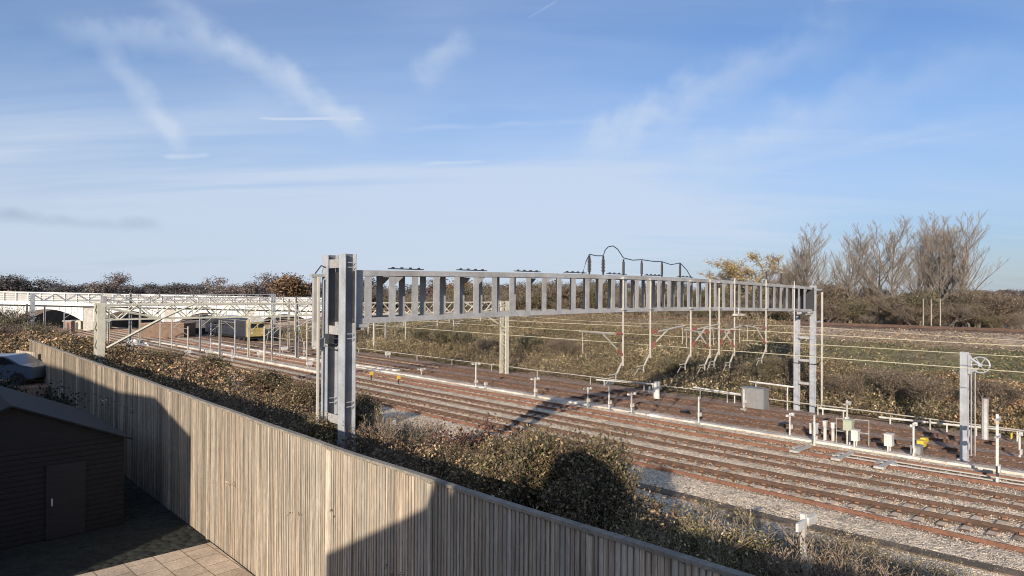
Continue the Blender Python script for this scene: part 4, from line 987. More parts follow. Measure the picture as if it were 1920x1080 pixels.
# rough grass tufts on the bank and crest
N = 60000; d = 50 + 28 * RNG.random(N); s = -30 + 120 * RNG.random(N); x = d * NX + s * DX; y = d * NY + s * DY; p = pdist(x, y); k = (p > 3.5) & (fbm(x, y, 3) > .35); x, y, p = x[k], y[k], p[k]
cc = palette(len(x), [(.13, .125, .045), (.19, .155, .07), (.1, .11, .04), (.28, .21, .13)]); cc[p < 10] = palette((p < 10).sum(), [(.36, .27, .18), (.26, .19, .12)])
Lm = leafquads(np.stack([x, y, terr(x, y) + .06], 1), .09, cc); tag(rawmesh('bank_grass', *Lm, M['leaf']), 'rough grass on the sunlit slope of the embankment', 'grass', kind='stuff')
# ------------------------------------------------------------------ shrubs and trees
def branchtree(seed, Ht, spread, levels, nb, trunk_r, col, upb=.6, ratio=.68, leafn=0, leafc=None, leafs=.1, multi=1, twig=.012, sides=4):
    rnd = random.Random(seed); V = []; Fq = []; C = []; tips = []
    def seg(p, q, r0, r1, c, n):
        t = (q - p); 
        if t.length < 1e-5: return
        t.normalize(); a = t.cross(Vector((.3, .2, 1)) if abs(t.z) < .95 else Vector((1, 0, 0))).normalized(); b_ = t.cross(a); st = len(V)
        for P_, r in ((p, r0), (q, r1)):
            for k in range(n):
                an = 2 * math.pi * k / n; w = P_ + (a * math.cos(an) + b_ * math.sin(an)) * r; V.append((w.x, w.y, w.z)); C.append(c)
        for k in range(n): Fq.append((st + k, st + (k + 1) % n, st + n + (k + 1) % n, st + n + k))
    def grow(p, dr, L, r, lv):
        n = 3 if lv < levels else 2; q = p
        for i in range(n):
            dr = (dr + Vector((rnd.gauss(0, .1), rnd.gauss(0, .1), rnd.gauss(0, .05) + .04 * upb))).normalized()
            q2 = q + dr * L / n; r2 = max(twig, r * (1 - .3 * (i + 1) / n)); v = rnd.uniform(.7, 1.25)
            seg(q, q2, max(twig, r * (1 - .3 * i / n)), r2, tuple(c * v for c in col), sides if lv < 2 else 3)
            q = q2
            if lv < levels and (i > 0 or lv > 0):
                for _ in range(nb if i == n - 1 else max(1, nb - 1)):
                    az = rnd.uniform(0, 6.28); sp = spread * rnd.uniform(.55, 1.2)
                    side = Vector((math.cos(az), math.sin(az), 0)); nd2 = (dr * math.cos(sp) + side * math.sin(sp) + Vector((0, 0, upb * .35))).normalized()
                    grow(q, nd2, L * ratio * rnd.uniform(.75, 1.15), r2 * .62, lv + 1)
        if lv >= levels - 1: tips.append(q)
    for m in range(multi):
        az = rnd.uniform(0, 6.28); t = .0 if multi == 1 else .35
        grow(Vector((math.cos(az) * .15 * (multi > 1), math.sin(az) * .15 * (multi > 1), 0)), Vector((math.cos(az) * t, math.sin(az) * t, 1)).normalized(), Ht * .36, trunk_r, 0)
    V = np.array(V); Fq = np.array(Fq); C = np.array(C)
    sc = Ht / V[:, 2].max(); V *= sc
    tips = np.array([tuple(t) for t in tips]) * sc
    lf = None
    if leafn:
        ii = RNG.integers(0, len(tips), leafn); P = tips[ii] + RNG.normal(0, max(leafs * 2.6, min(.12, Ht * .04)), (leafn, 3)); P[:, 2] = np.maximum(P[:, 2], .05)
        lf = leafquads(P, leafs, palette(leafn, leafc))
    return (V, Fq, C), lf
KINDS = {}
def kind(key, **k):
    w, lf = branchtree(**k); me = rawmesh(key + '_trunk', *w, M['bark']).data; ml = rawmesh(key + '_crown', *lf, M['leaf']).data if lf else None
    for o in [o for o in bpy.data.objects if o.data in (me, ml) and o.data is not None]: bpy.data.objects.remove(o)
    KINDS[key] = (me, ml)
GB = (.26, .235, .21)
def poplar(key, seed, Ht=16.0):
    rnd = random.Random(seed); V = []; Fq = []; C = []
    def seg(p, q, r0, r1, c, n):
        t = (q - p).normalized(); a = t.cross(Vector((1, .2, 0)) if abs(t.z) > .9 else UP).normalized(); b_ = t.cross(a); st = len(V)
        for P_, r in ((p, r0), (q, r1)):
            for k in range(n):
                an = 2 * math.pi * k / n; w_ = P_ + (a * math.cos(an) + b_ * math.sin(an)) * r; V.append((w_.x, w_.y, w_.z)); C.append(c)
        for k in range(n): Fq.append((st + k, st + (k + 1) % n, st + n + (k + 1) % n, st + n + k))
    def limb(p, dr, L, r, lv):
        n = (10, 7, 4, 2)[lv]; q = p
        for i in range(n):
            t = (i + 1) / n; dr = (dr + Vector((rnd.gauss(0, .075), rnd.gauss(0, .075), .075 if lv else .05))).normalized()
            q2 = q + dr * L / n; v = rnd.uniform(.65, 1.3) * (.4, .6, .9, 1.05)[lv]
            seg(q, q2, max((.05, .03, .022, .018)[lv], r * (1 - .8 * i / n)), max((.05, .03, .022, .018)[lv], r * (1 - .8 * t)), (.31 * v, .25 * v, .20 * v), (6, 4, 3, 3)[lv]); q = q2
            if lv < 3 and (t > .22 or lv):
                for _ in range((2, 1, 1)[lv] + (rnd.random() < (.4, .65, .4)[lv])):
                    az = rnd.uniform(0, 6.28); sd_ = Vector((math.cos(az), math.sin(az), 0)); sp = rnd.uniform(.55, .95) if lv else rnd.uniform(.65, 1.05) * (1.1 - .3 * t)
                    limb(q, (dr * math.cos(sp) + sd_ * math.sin(sp) + UP * .15).normalized(), L * (.58, .5, .45)[lv] * (1 - .5 * t) * rnd.uniform(.7, 1.25), r * (1 - .8 * t) * .6 + .006, lv + 1)
    for m in range(1 + (seed % 3 == 1)):
        az = rnd.uniform(0, 6.28); tl = .0 if m == 0 else .12; limb(Vector((0, 0, 0)), Vector((math.cos(az) * tl, math.sin(az) * tl, 1)).normalized(), Ht * .85, .24 if m == 0 else .17, 0)
    V = np.array(V); V *= Ht / V[:, 2].max()
    o = rawmesh(key + '_trunk', V, np.array(Fq), np.array(C), M['bark']); KINDS[key] = (o.data, None); bpy.data.objects.remove(o)
for j in range(3): poplar(f'poplar{j}', 21 + j)
for j in range(0): kind(f'poplar{j}', seed=11 + j, Ht=1.0 * 16, spread=.5, levels=5, nb=2, trunk_r=.26, col=(.27, .24, .215), upb=.85, ratio=.72, twig=.016, multi=1 + (j == 1))
DK = [(.17, .12, .08), (.21, .15, .1), (.12, .1, .055), (.26, .19, .13)]
OL = [(.13, .115, .05), (.18, .15, .07), (.2, .15, .08), (.09, .09, .04)]
OR = [(.27, .16, .08), (.22, .13, .07), (.2, .12, .07), (.15, .1, .06)]
YE = [(.42, .30, .12), (.36, .24, .09), (.28, .2, .1)]
kind('scruba', seed=31, Ht=5, spread=.75, levels=3, nb=3, trunk_r=.09, col=(.2, .155, .12), upb=.5, multi=3, twig=.014, leafn=2400, leafc=DK, leafs=.075)
kind('scrubb', seed=32, Ht=5, spread=.7, levels=3, nb=3, trunk_r=.09, col=(.2, .165, .12), upb=.4, multi=3, twig=.014, leafn=3000, leafc=OL, leafs=.08)
kind('scrubc', seed=35, Ht=5, spread=.8, levels=4, nb=2, trunk_r=.08, col=(.24, .19, .15), upb=.5, multi=3, twig=.016)
kind('farround', seed=41, Ht=10, spread=.8, levels=3, nb=3, trunk_r=.3, col=(.13, .1, .09), upb=.3, twig=.04, leafn=4500, leafc=[(.135, .12, .12), (.16, .135, .13), (.12, .115, .105)], leafs=.2)  # distance haze painted into the greyed leaf colours
kind('farbrown', seed=42, Ht=10, spread=.75, levels=4, nb=2, trunk_r=.3, col=(.16, .12, .1), upb=.4, twig=.035, leafn=2600, leafc=[(.24, .185, .165), (.2, .16, .145)], leafs=.16)
kind('orange', seed=43, Ht=10, spread=.7, levels=4, nb=2, trunk_r=.3, col=(.16, .1, .07), upb=.4, twig=.04, leafn=3500, leafc=OR, leafs=.2)
kind('willow', seed=44, Ht=9, spread=.8, levels=4, nb=2, trunk_r=.3, col=(.3, .22, .12), upb=.2, twig=.025, leafn=6000, leafc=YE, leafs=.09)
BD = [(.05, .045, .025), (.09, .07, .04), (.13, .1, .06), (.06, .06, .03)]
kind('nearbush', seed=51, Ht=2.6, spread=.62, levels=4, nb=3, trunk_r=.04, col=(.22, .16, .12), upb=.45, multi=4, twig=.004, leafn=20000, leafc=[(.08, .065, .03), (.20, .14, .075), (.12, .11, .045), (.30, .22, .12)], leafs=.034)
kind('conifer', seed=61, Ht=3, spread=.9, levels=3, nb=4, trunk_r=.08, col=(.05, .04, .03), upb=.2, multi=2, twig=.01, leafn=14000, leafc=[(.012, .018, .012), (.02, .028, .018), (.01, .014, .012)], leafs=.06)
kind('yelbush', seed=52, Ht=1.8, spread=.8, levels=4, nb=3, trunk_r=.03, col=(.25, .19, .12), upb=.3, multi=4, twig=.004, leafn=26000, leafc=[(.26, .22, .09), (.17, .15, .06), (.36, .30, .15), (.10, .09, .04)], leafs=.019)
kind('twigs', seed=53, Ht=2.2, spread=.6, levels=4, nb=2, trunk_r=.025, col=(.34, .25, .18), upb=.5, multi=4, twig=.004, leafn=1500, leafc=[(.3, .22, .13), (.16, .12, .07)], leafs=.02)
kind('redbush', seed=54, Ht=2.6, spread=.5, levels=4, nb=2, trunk_r=.035, col=(.14, .075, .06), upb=.7, multi=5, twig=.006, leafn=1500, leafc=[(.12, .05, .04), (.16, .08, .05), (.2, .13, .08)], leafs=.06)
kind('rustbush', seed=55, Ht=1.3, spread=.8, levels=3, nb=3, trunk_r=.03, col=(.25, .13, .08), upb=.3, multi=4, twig=.004, leafn=6000, leafc=[(.4, .13, .06), (.3, .1, .05), (.2, .1, .05)], leafs=.022)
HTS = dict(conifer=3, poplar0=16, poplar1=16, poplar2=16, scruba=5, scrubb=5, scrubc=5, farround=10, farbrown=10, orange=10, willow=9, nearbush=2.6, yelbush=1.8, twigs=2.2, redbush=2.6, rustbush=1.3)
def plant(key, loc, h, name, label, cat, group=None, wide=1.0):
    e = empty(name, loc, label, cat, group); me, ml = KINDS[key]; sc = h / HTS[key]; e.scale = (sc * wide, sc * wide, sc); e.rotation_euler = (0, 0, random.uniform(0, 6.28))
    o = bpy.data.objects.new('trunk', me); COL.objects.link(o); o.parent = e
    if ml: o = bpy.data.objects.new('crown', ml); COL.objects.link(o); o.parent = e
    return e
def ground_at(v): return Vector((v.x, v.y, float(terr(v.x, v.y))))
def at_px(px, Y, ytop):
    r_ = ray(px, 550); g = ground_at(Vector((r_.x / r_.y * Y, Y, 0))); hor = 549.5 + .0065 * (px - 960)
    return g, H - (ytop - hor) * Y / F - g.z
# poplars at the right
for i, (px, Y, yt, w, lab) in enumerate([
        (1506, 92, 417, 1.0, 'bare tree, leftmost of the tall row, above the end of the gantry'),
        (1586, 90, 416, 1.0, 'bare many-limbed tree, second of the tall row from the left'),
        (1625, 98, 450, .8, 'shorter bare tree between the second and third tall ones'),
        (1668, 88, 400, 1.0, 'bare tree, third of the tall row with a straight dark trunk'),
        (1712, 94, 412, .8, 'slim bare tree, fourth of the tall row'),
        (1752, 86, 394, 1.0, 'bare forked tree, tallest of the row, fifth from the left'),
        (1800, 84, 396, .85, 'bare tree at the right end of the tall row, leaning branches over open sky'),
        (1490, 96, 440, .9, 'bare tree in the row, close behind the leftmost tall one'), (1640, 92, 410, .95, 'bare tree in the row, just left of the straight trunked one'),
        (1735, 96, 405, .9, 'bare tree in the row, half hidden behind the tallest one'), (1780, 92, 402, .9, 'bare tree in the row, between the tallest and the rightmost'),
        (1545, 104, 470, .7, 'small bare tree set back behind the first tall one')]):
    g, h = at_px(px, Y, yt); plant(f'poplar{i % 3}', g, h, 'bare_tree', lab, 'tree', 'tall bare trees in the row at the right', w * 1.08)
for i, (px, Y, yt, key, lab) in enumerate([
        (1395, 110, 475, 'willow', 'golden leaved tree showing above the right half of the gantry'),
        (1355, 115, 500, 'willow', 'lower golden tree at the left of the golden clump'),
        (1435, 106, 492, 'poplar0', 'small bare tree between the golden tree and the tall row'),
        (1470, 100, 480, 'poplar1', 'small bare tree just left of the tall row')]):
    g, h = at_px(px, Y, yt); plant(key, g, h, 'golden_tree' if key == 'willow' else 'bare_tree', lab, 'tree', None, 1.25)
# scrub belt behind the crest
gi = 0
side = ['left of the lattice leg', 'behind the middle of the beam', 'below the golden trees', 'under the tall bare trees', 'at the right edge']
for px in range(672, 1960, 19):
    for row in (0, 1, 2):
        Y = {0: 128, 1: 121, 2: 108, 3: 90, 4: 82}[min(4, (px - 672) // 250)] + (row * 12 if row < 2 else -3) + random.uniform(-3, 3)
        base = np.interp(px, [672, 760, 950, 1100, 1300, 1480, 1600, 1850, 1880, 1960], [545, 540, 528, 532, 535, 528, 535, 545, 560, 560])
        g, h = at_px(px + random.uniform(-8, 8), Y, base + random.uniform(-10, 22) + (8 if row == 0 else 30 if row == 2 else 0))
        if pdist(g.x, g.y) < 4.5: g += NV * 6; g = ground_at(g)
        key = random.choice(['scrubb', 'scrubc', 'scrubb', 'scruba', 'scrubc']) if px < 1480 else random.choice(['scruba', 'scrubc', 'scrubc', 'scrubb', 'scruba'])
        lab = {'scruba': 'brown leafed thicket shrub on the far crest', 'scrubb': 'olive green thicket shrub on the far crest', 'scrubc': 'bare twiggy thicket shrub on the far crest'}[key] + ', ' + side[min(4, (px - 672) // 250)]
        plant(key, g, max(2.5, h), 'thicket_shrub', lab, 'shrub', lab, random.uniform(1.0, 1.6))
# young tree stakes at right
for px, lab in ((1731, 'leftmost pale thin stem on the right crest'), (1746, 'second pale thin stem on the right crest'), (1763, 'rightmost and brightest pale thin stem on the right crest')):
    g, h = at_px(px, 74, 560); b = MB(); b.tube([g, g + UP * h * .5 + NV * .05, g + UP * h], .05, 5, r2=.035); tag(b.build('pale_stem', M['tube']), lab, 'post')
# distant tree line
far_lab = {'farround': 'dark rounded tree on the far skyline', 'farbrown': 'brown leafless tree on the far skyline', 'orange': 'rusty orange tree on the far skyline'}
ft = []
for px in range(-40, 1000, 14):
    if px < 640: Y = random.uniform(230, 330); yt = 537 + random.uniform(-5, 5)
    else: Y = random.uniform(190, 260); yt = 541 + random.uniform(-6, 6)
    ft.append((px, Y, yt, random.choice(['farround', 'farbrown', 'farround'])))
ft += [(8, 220, 517, 'farround'), (48, 220, 519, 'farround'), (172, 200, 513, 'farbrown'), (188, 205, 519, 'farbrown'), (456, 210, 514, 'farbrown'), (440, 215, 522, 'farbrown'), (532, 190, 517, 'orange'), (545, 190, 524, 'orange'), (682, 180, 520, 'farround'), (780, 200, 520, 'farbrown'), (840, 190, 526, 'orange')]
for px in range(1860, 1960, 20): ft.append((px, 300, 545 + random.uniform(-3, 3), 'farround'))
for px in range(1000, 1500, 22): ft.append((px, 260, 530 + random.uniform(-6, 6), random.choice(['farround', 'farbrown'])))
for (px, Y, yt, key) in ft:
    r_ = ray(px, 550); g = Vector((r_.x / r_.y * Y, Y, -.3)); hor = 549.5 + .0065 * (px - 960); h = H - (yt - hor) * Y / F + .3
    where = 'beyond the left of the bridge' if px < 250 else 'beyond the right of the bridge' if px < 620 else 'seen through the beam' if px < 1500 else 'at the right edge'
    sp_ = {517: ', biggest', 519: ', second from left', 513: ', tall spreading one', 514: ', wide twiggy one'}.get(yt, '')
    plant(key, g, h, 'skyline_tree', f'{far_lab[key]}, {where}{sp_}', 'tree', f'{far_lab[key]}, {where}', 1.9 if h < 12 else 1.5)
# far houses at right
for px, lab in ((1887, 'white gabled house on the right skyline, larger'), (1838, 'white gabled house on the right skyline, smaller')):
    p = atY(px, 560, 330); p.z = 0; w = 4.0 if px > 1850 else 2.5; e = empty('distant_house', p, lab, 'house'); top_ = atY(px, 550, 330).z
    b = MB(); b.box(p + UP * (top_ / 2), Vector((w, 0, 0)), Vector((0, 4, 0)), UP * top_ / 2); part(b, 'wall', M['white'], e)
    b = MB(); q = p + UP * top_; b.poly([q + Vector((-w, -4.2, 0)), q + Vector((w, -4.2, 0)), q + Vector((w, 4.2, 0)), q + Vector((-w, 4.2, 0)), q + Vector((-w, 0, 1.6)), q + Vector((w, 0, 1.6))], [(0, 1, 5, 4), (2, 3, 4, 5), (0, 4, 3), (1, 2, 5)]); part(b, 'roof', M['brick'], e)
# near shrubs
for i, (px, py, D_, key, h, name, lab) in enumerate([
        (985, 935, 11.0, 'nearbush', 2.5, 'bush', 'dense bush in the house shadow just behind the fence, left one'),
        (1085, 960, 10.6, 'nearbush', 2.9, 'bush', 'tall dark bush in the house shadow with sprays reaching over the ballast'),
        (1160, 970, 10.8, 'nearbush', 2.5, 'bush', 'dark bush at the right end of the shaded clump'),
        (1035, 950, 10.6, 'nearbush', 2.8, 'bush', 'dense bush in the house shadow, second from the left of the clump'), (1125, 965, 12.4, 'nearbush', 2.4, 'bush', 'bush at the back of the shaded clump nearest the tracks'), (940, 900, 13.2, 'yelbush', 2.0, 'bush', 'sunlit bush at the track edge left of the shaded clump'),
        (1272, 980, 8.6, 'yelbush', 2.35, 'bush', 'sunlit yellow green bush right of the shaded clump'),
        (1338, 1000, 8.4, 'yelbush', 1.95, 'bush', 'low yellow green bush further right above the shaded fence'),
        (875, 900, 13.5, 'redbush', 2.3, 'bush', 'upright dark red bush standing out over the tracks'),
        (900, 890, 13.0, 'redbush', 2.0, 'bush', 'smaller dark red bush beside the upright one'),
        (693, 800, 12.0, 'nearbush', 2.5, 'bush', 'olive bush right against the grey column'),
        (735, 890, 11.5, 'twigs', 2.4, 'bare_shrub', 'bare pale shrub with upright stems right of the grey column'),
        (780, 880, 13.5, 'twigs', 1.9, 'bare_shrub', 'bare shrub fanning over the stones right of the grey column'),
        (850, 900, 12.0, 'nearbush', 1.6, 'bush', 'brown bush below the dark red one'),
        (930, 920, 12.2, 'yelbush', 1.7, 'bush', 'sunlit olive bush left of the shaded clump'),
        (1432, 1035, 8.6, 'rustbush', 1.75, 'bush', 'small rust orange bush at the lower right'),
        (1455, 1015, 9.8, 'twigs', 2.5, 'bare_shrub', 'bare shrub left of the nearest white post'),
        (1560, 1040, 10.0, 'twigs', 2.3, 'bare_shrub', 'bare shrub right of the nearest white post'),
        (1640, 1050, 10.6, 'twigs', 2.3, 'bare_shrub', 'low bare shrub at the lower right before the dirty trough'),
        (1730, 1050, 10.6, 'yelbush', 1.7, 'bush', 'small pale green bush at the bottom right'),
        (1400, 1040, 8.8, 'twigs', 2.3, 'bare_shrub', 'bare dark shrub between the yellow green bushes and the near white post'), (1600, 1060, 9.6, 'twigs', 2.0, 'bare_shrub', 'fine pale shrub just right of the near white post'), (1840, 1060, 12.5, 'twigs', 1.7, 'bare_shrub', 'bare shrub in the bottom right corner'), (1500, 1060, 9.4, 'yelbush', 1.6, 'bush', 'low dull green bush under the near white post'),
        (560, 760, 14.0, 'nearbush', 2.4, 'bush', 'bush left of the grey column foot'),
        (480, 740, 13.5, 'nearbush', 2.6, 'bush', 'brown bush in the middle of the left brambles'),
        (380, 720, 13.5, 'nearbush', 2.8, 'bush', 'brown bush left of the dark grey mast foot'),
        (290, 690, 13.5, 'yelbush', 2.6, 'bush', 'olive bush right of the cream gantry leg'),
        (612, 800, 9.6, 'nearbush', 2.0, 'bush', 'low bush around the grey column foot, left side'),
        (660, 840, 9.2, 'nearbush', 1.1, 'bush', 'low bush in front of the grey column foot')]):
    r_ = ray(px, py); t = D_ / (r_.x * NX + r_.y * NY); g = ground_at(Vector((r_.x * t, r_.y * t, 0)))
    plant(key, g, h, name, lab, 'shrub', None, random.uniform(.95, 1.3))
for i, (D_, s_, h, lab) in enumerate([(4.6, 27.0, 2.9, 'dark conifer in the shaded garden, between the shed and the fence'), (3.4, 29.5, 3.3, 'dark conifer in the shaded garden, behind the shed')]):
    plant('conifer', W(D_, s_, 1.45), h, 'conifer', lab, 'tree', None, .8)
sh = empty('garden_shed', W(2.8, 21.5, 1.46), 'dark stained timber shed in the shaded garden at the lower left', 'shed')
shm = mat('dark_boards', (.016, .015, .016), .85, 0, .3, 4, stretch=(.4, .4, 8)); d0_, d1_, s0_, s1_ = -.2, 4.7, 19.9, 25.2; ze, zr = 3.75, 4.85; dm = (d0_ + d1_) / 2
b = MB()
P = [W(a_, b_, c_) for b_ in (s0_, s1_) for a_, c_ in ((d0_, 1.46), (d1_, 1.46), (d1_, ze), (dm, zr), (d0_, ze))]
b.poly(P, [(0, 1, 2, 3, 4), (9, 8, 7, 6, 5), (0, 5, 6, 1), (1, 6, 7, 2), (4, 9, 5, 0)])
for i in range(18): b.box(W(dm, s0_ - .012, 1.55 + i * .13), NV * (d1_ - d0_) / 2, DV * .012, UP * .055)
part(b, 'wall', shm, sh)
for q, lab in ((d0_, 'l'), (d1_, 'r')):
    b = MB(); o_ = (q - dm) * 1.06; zq = zr + (ze - zr) * 1.06; A_ = [W(dm, s0_ - .2, zr + .03), W(dm, s1_ + .2, zr + .03), W(dm + o_, s1_ + .2, zq + .03), W(dm + o_, s0_ - .2, zq + .03)]
    b.poly(A_ + [v + UP * .05 for v in A_], [(0, 1, 2, 3), (7, 6, 5, 4), (0, 3, 7, 4), (1, 5, 6, 2), (2, 6, 7, 3)]); part(b, 'roof', mat('roof_felt', (.016, .018, .02), .95, 0, .3, 5), sh)
b = MB(); b.box(W(3.4, s0_ - .045, 2.4), NV * .42, DV * .02, UP * .92, (1.5, 1.5, 1.5)); dr_ = part(b, 'door', shm, sh)
b = MB(); b.box(W(3.1, s0_ - .08, 2.4), NV * .02, DV * .02, UP * .09); part(b, 'handle', M['galv'], dr_)
b = MB(); b.box(W(1.6, s0_ - .04, 2.8), NV * .4, DV * .015, UP * .3); wn_ = part(b, 'window', M['glass'], sh)
for i, (px, D_, h, key, lab) in enumerate([(790, 48, 3.0, 'scrubb', 'green shrub at the left end of the bank scrub'), (830, 47.5, 3.4, 'scrubb', 'big green shrub left of the lattice leg'), (870, 48, 3.2, 'scrubb', 'green shrub nearest left of the lattice leg'), (915, 47, 2.4, 'scruba', 'brown shrub touching the lattice leg'), (990, 49, 2.6, 'scrubb', 'olive shrub right of the lattice leg'), (1060, 49, 2.4, 'scruba', 'brown shrub between the lattice leg and the first drop tube'), (1260, 46.5, 2.2, 'scrubb', 'green shrub behind the white bollard'), (1300, 47, 2.0, 'scrubb', 'green shrub right of the white bollard'), (1370, 48, 2.0, 'scruba', 'brown shrub behind the grey steel cabinet'), (1450, 47.5, 2.6, 'scrubb', 'dark shrub left of the far grey column'), (1475, 48, 2.6, 'scruba', 'dark shrub touching the far grey column'), (1590, 46.5, 2.2, 'scruba', 'brown shrub behind the pale green box'), (1660, 47, 2.6, 'scruba', 'brown shrub behind the lone white cabinet'), (1735, 47, 2.4, 'scruba', 'reddish shrub left of the pulley mast'), (1860, 47, 2.4, 'scruba', 'brown shrub right of the pulley mast')]):
    r_ = ray(px, 600); t = D_ / (r_.x * NX + r_.y * NY); plant(key, ground_at(Vector((r_.x * t, r_.y * t, 0))), h, 'thicket_shrub', lab, 'shrub', None, 1.3)
for i, (px, Y, yt, key, lab) in enumerate([(20, 75, 585, 'scrubb', 'green shrub at the left edge before the bridge'), (75, 70, 600, 'scrubb', 'green shrub second from the left edge'), (105, 62, 612, 'scruba', 'brown shrub above the white rubble'), (10, 60, 605, 'scruba', 'brown shrub at the left edge above the car'), (150, 56, 640, 'scrubc', 'twiggy shrub left of the cream gantry leg'), (60, 52, 622, 'scrubc', 'twiggy shrub above the fence end'), (-10, 80, 570, 'scruba', 'tall brown shrub cut by the left edge'), (225, 66, 640, 'scrubb', 'green shrub right behind the cream gantry leg')]):
    g, h = at_px(px, Y, yt); plant(key, g, max(1.2, h), 'thicket_shrub', lab, 'shrub', None, 1.3)
# crest track rails on the embankment
e = empty('railway_track', Vector((40, 62, 4.4)), 'single raised railway line along the crest of the far embankment', 'railway track')
for off in (-.72, .72):
    b = MB(); pts = []
    for a, c in zip(PATH[:-1], PATH[1:]):
        n = max(2, int((c - a).length / 4))
        for i in range(n):
            v = a + (c - a) * i / n; nn_ = Vector(((c - a).y, -(c - a).x, 0)).normalized(); pts.append(Vector((v.x, v.y, 4.52)) + nn_ * off)
    b.sweep(pts, [(-.06, 0), (.06, 0), (.05, .22), (-.05, .22)], NV); part(b, 'rail', M['rail'], e)
b = MB()
for i in range(0, len(pts) - 1):
    for j in range(6):
        q = pts[i] + (pts[i + 1] - pts[i]) * j / 6; b.bx(Vector((q.x, q.y, 4.46)) , 2.4, .25, .12)
o = part(b, 'sleeper', M['brick'], e); o['kind'] = 'stuff'
b = MB(); b.sweep([p - UP * .16 for p in pts], [(-1.9, 0), (1.3, 0), (1.0, .12), (-1.5, .12)], NV)
tag(b.build('crest_ballast', mat('crest_ballast', (.16, .10, .07), .95, 0, .3, .8)), 'dark ballast strip on the crest of the embankment', 'ballast', kind='structure')
# ------------------------------------------------------------------ sky, sun
TINT = (.70, 1.0, 1.42, 1)
w = bpy.data.worlds.new('World'); S.world = w; w.use_nodes = True; nt = w.node_tree; L = nt.links.new
bg = nt.nodes['Background']; bg.inputs[1].default_value = .10
sky = nd(nt, 'ShaderNodeTexSky', sky_type='NISHITA'); sky.sun_disc = False; sky.sun_elevation = EL; sky.sun_rotation = AZ
sky.air_density = 1.0; sky.dust_density = .6; sky.ozone_density = 2.0; sky.altitude = 50
tc = nd(nt, 'ShaderNodeTexCoord'); GEN = tc.outputs['Generated']
def math_(op, a, b_=None, clamp=False):
    n = nd(nt, 'ShaderNodeMath', operation=op, use_clamp=clamp)
    for i, v in enumerate((a, b_)):
        if v is None: continue
        if hasattr(v, 'links'): L(v, n.inputs[i])
        else: n.inputs[i].default_value = v
    return n.outputs[0]
sx = nd(nt, 'ShaderNodeSeparateXYZ'); L(GEN, sx.inputs[0])
zc = math_('MAXIMUM', sx.outputs[2], .0)
den = math_('ADD', zc, .12)
px_ = math_('DIVIDE', sx.outputs[0], den); py_ = math_('DIVIDE', sx.outputs[1], den)
cb = nd(nt, 'ShaderNodeCombineXYZ'); L(px_, cb.inputs[0]); L(py_, cb.inputs[1])
def cloud(rot, scale, sc, det, lo, hi, amt, dist=.6, off=(0, 0, 0)):
    mp = nd(nt, 'ShaderNodeMapping'); mp.inputs['Rotation'].default_value = (0, 0, R(rot)); mp.inputs['Scale'].default_value = scale; mp.inputs['Location'].default_value = off; L(cb.outputs[0], mp.inputs[0])
    n = nd(nt, 'ShaderNodeTexNoise'); n.inputs['Scale'].default_value = sc; n.inputs['Detail'].default_value = det; n.inputs['Roughness'].default_value = .55; n.inputs['Distortion'].default_value = dist; L(mp.outputs[0], n.inputs['Vector'])
    m = nd(nt, 'ShaderNodeMapRange', interpolation_type='SMOOTHSTEP'); m.inputs[1].default_value = lo; m.inputs[2].default_value = hi; m.inputs[4].default_value = amt; L(n.outputs[0], m.inputs[0]); return m.outputs[0]
c1 = cloud(30, (.35, 1.2, 1), .8, 7, .40, .76, .48, .9)
c2 = cloud(-55, (.25, 1.6, 1), 1.3, 8, .5, .8, .35, .5, (3, 1, 0))
c3 = cloud(15, (.5, .6, 1), .5, 5, .3, .72, .5, .3, (7, 2, 0))
def contrail(p0, p1, wd, amt, fade=.15):
    a = ray(*p0).normalized(); b_ = ray(*p1).normalized(); nrm = a.cross(b_).normalized(); mid = (a + b_).normalized(); half = math.acos(max(-1, min(1, a.dot(mid))))
    tv = nrm.cross(mid)
    d1 = nd(nt, 'ShaderNodeVectorMath', operation='DOT_PRODUCT'); L(GEN, d1.inputs[0]); d1.inputs[1].default_value = nrm
    d2 = nd(nt, 'ShaderNodeVectorMath', operation='DOT_PRODUCT'); L(GEN, d2.inputs[0]); d2.inputs[1].default_value = tv
    d3 = nd(nt, 'ShaderNodeVectorMath', operation='DOT_PRODUCT'); L(GEN, d3.inputs[0]); d3.inputs[1].default_value = mid
    n = nd(nt, 'ShaderNodeTexNoise'); n.inputs['Scale'].default_value = 22; n.inputs['Detail'].default_value = 4; L(GEN, n.inputs['Vector'])
    wob = math_('MULTIPLY', math_('SUBTRACT', n.outputs[0], .5), wd * 1.6)
    m = nd(nt, 'ShaderNodeMapRange', interpolation_type='SMOOTHSTEP'); L(math_('ABSOLUTE', math_('ADD', d1.outputs['Value'], wob)), m.inputs[0]); m.inputs[1].default_value = 0; m.inputs[2].default_value = wd; m.inputs[3].default_value = amt; m.inputs[4].default_value = 0
    e_ = nd(nt, 'ShaderNodeMapRange', interpolation_type='SMOOTHSTEP'); L(math_('ABSOLUTE', d2.outputs['Value']), e_.inputs[0]); e_.inputs[1].default_value = math.sin(half) * (1 - fade * 3); e_.inputs[2].default_value = math.sin(half); e_.inputs[3].default_value = 1; e_.inputs[4].default_value = 0
    f_ = math_('GREATER_THAN', d3.outputs['Value'], 0)
    k_ = nd(nt, 'ShaderNodeMapRange'); L(n.outputs[0], k_.inputs[0]); k_.inputs[1].default_value = .3; k_.inputs[2].default_value = .65; k_.inputs[3].default_value = .35
    return math_('MULTIPLY', math_('MULTIPLY', math_('MULTIPLY', m.outputs[0], e_.outputs[0]), f_), k_.outputs[0])
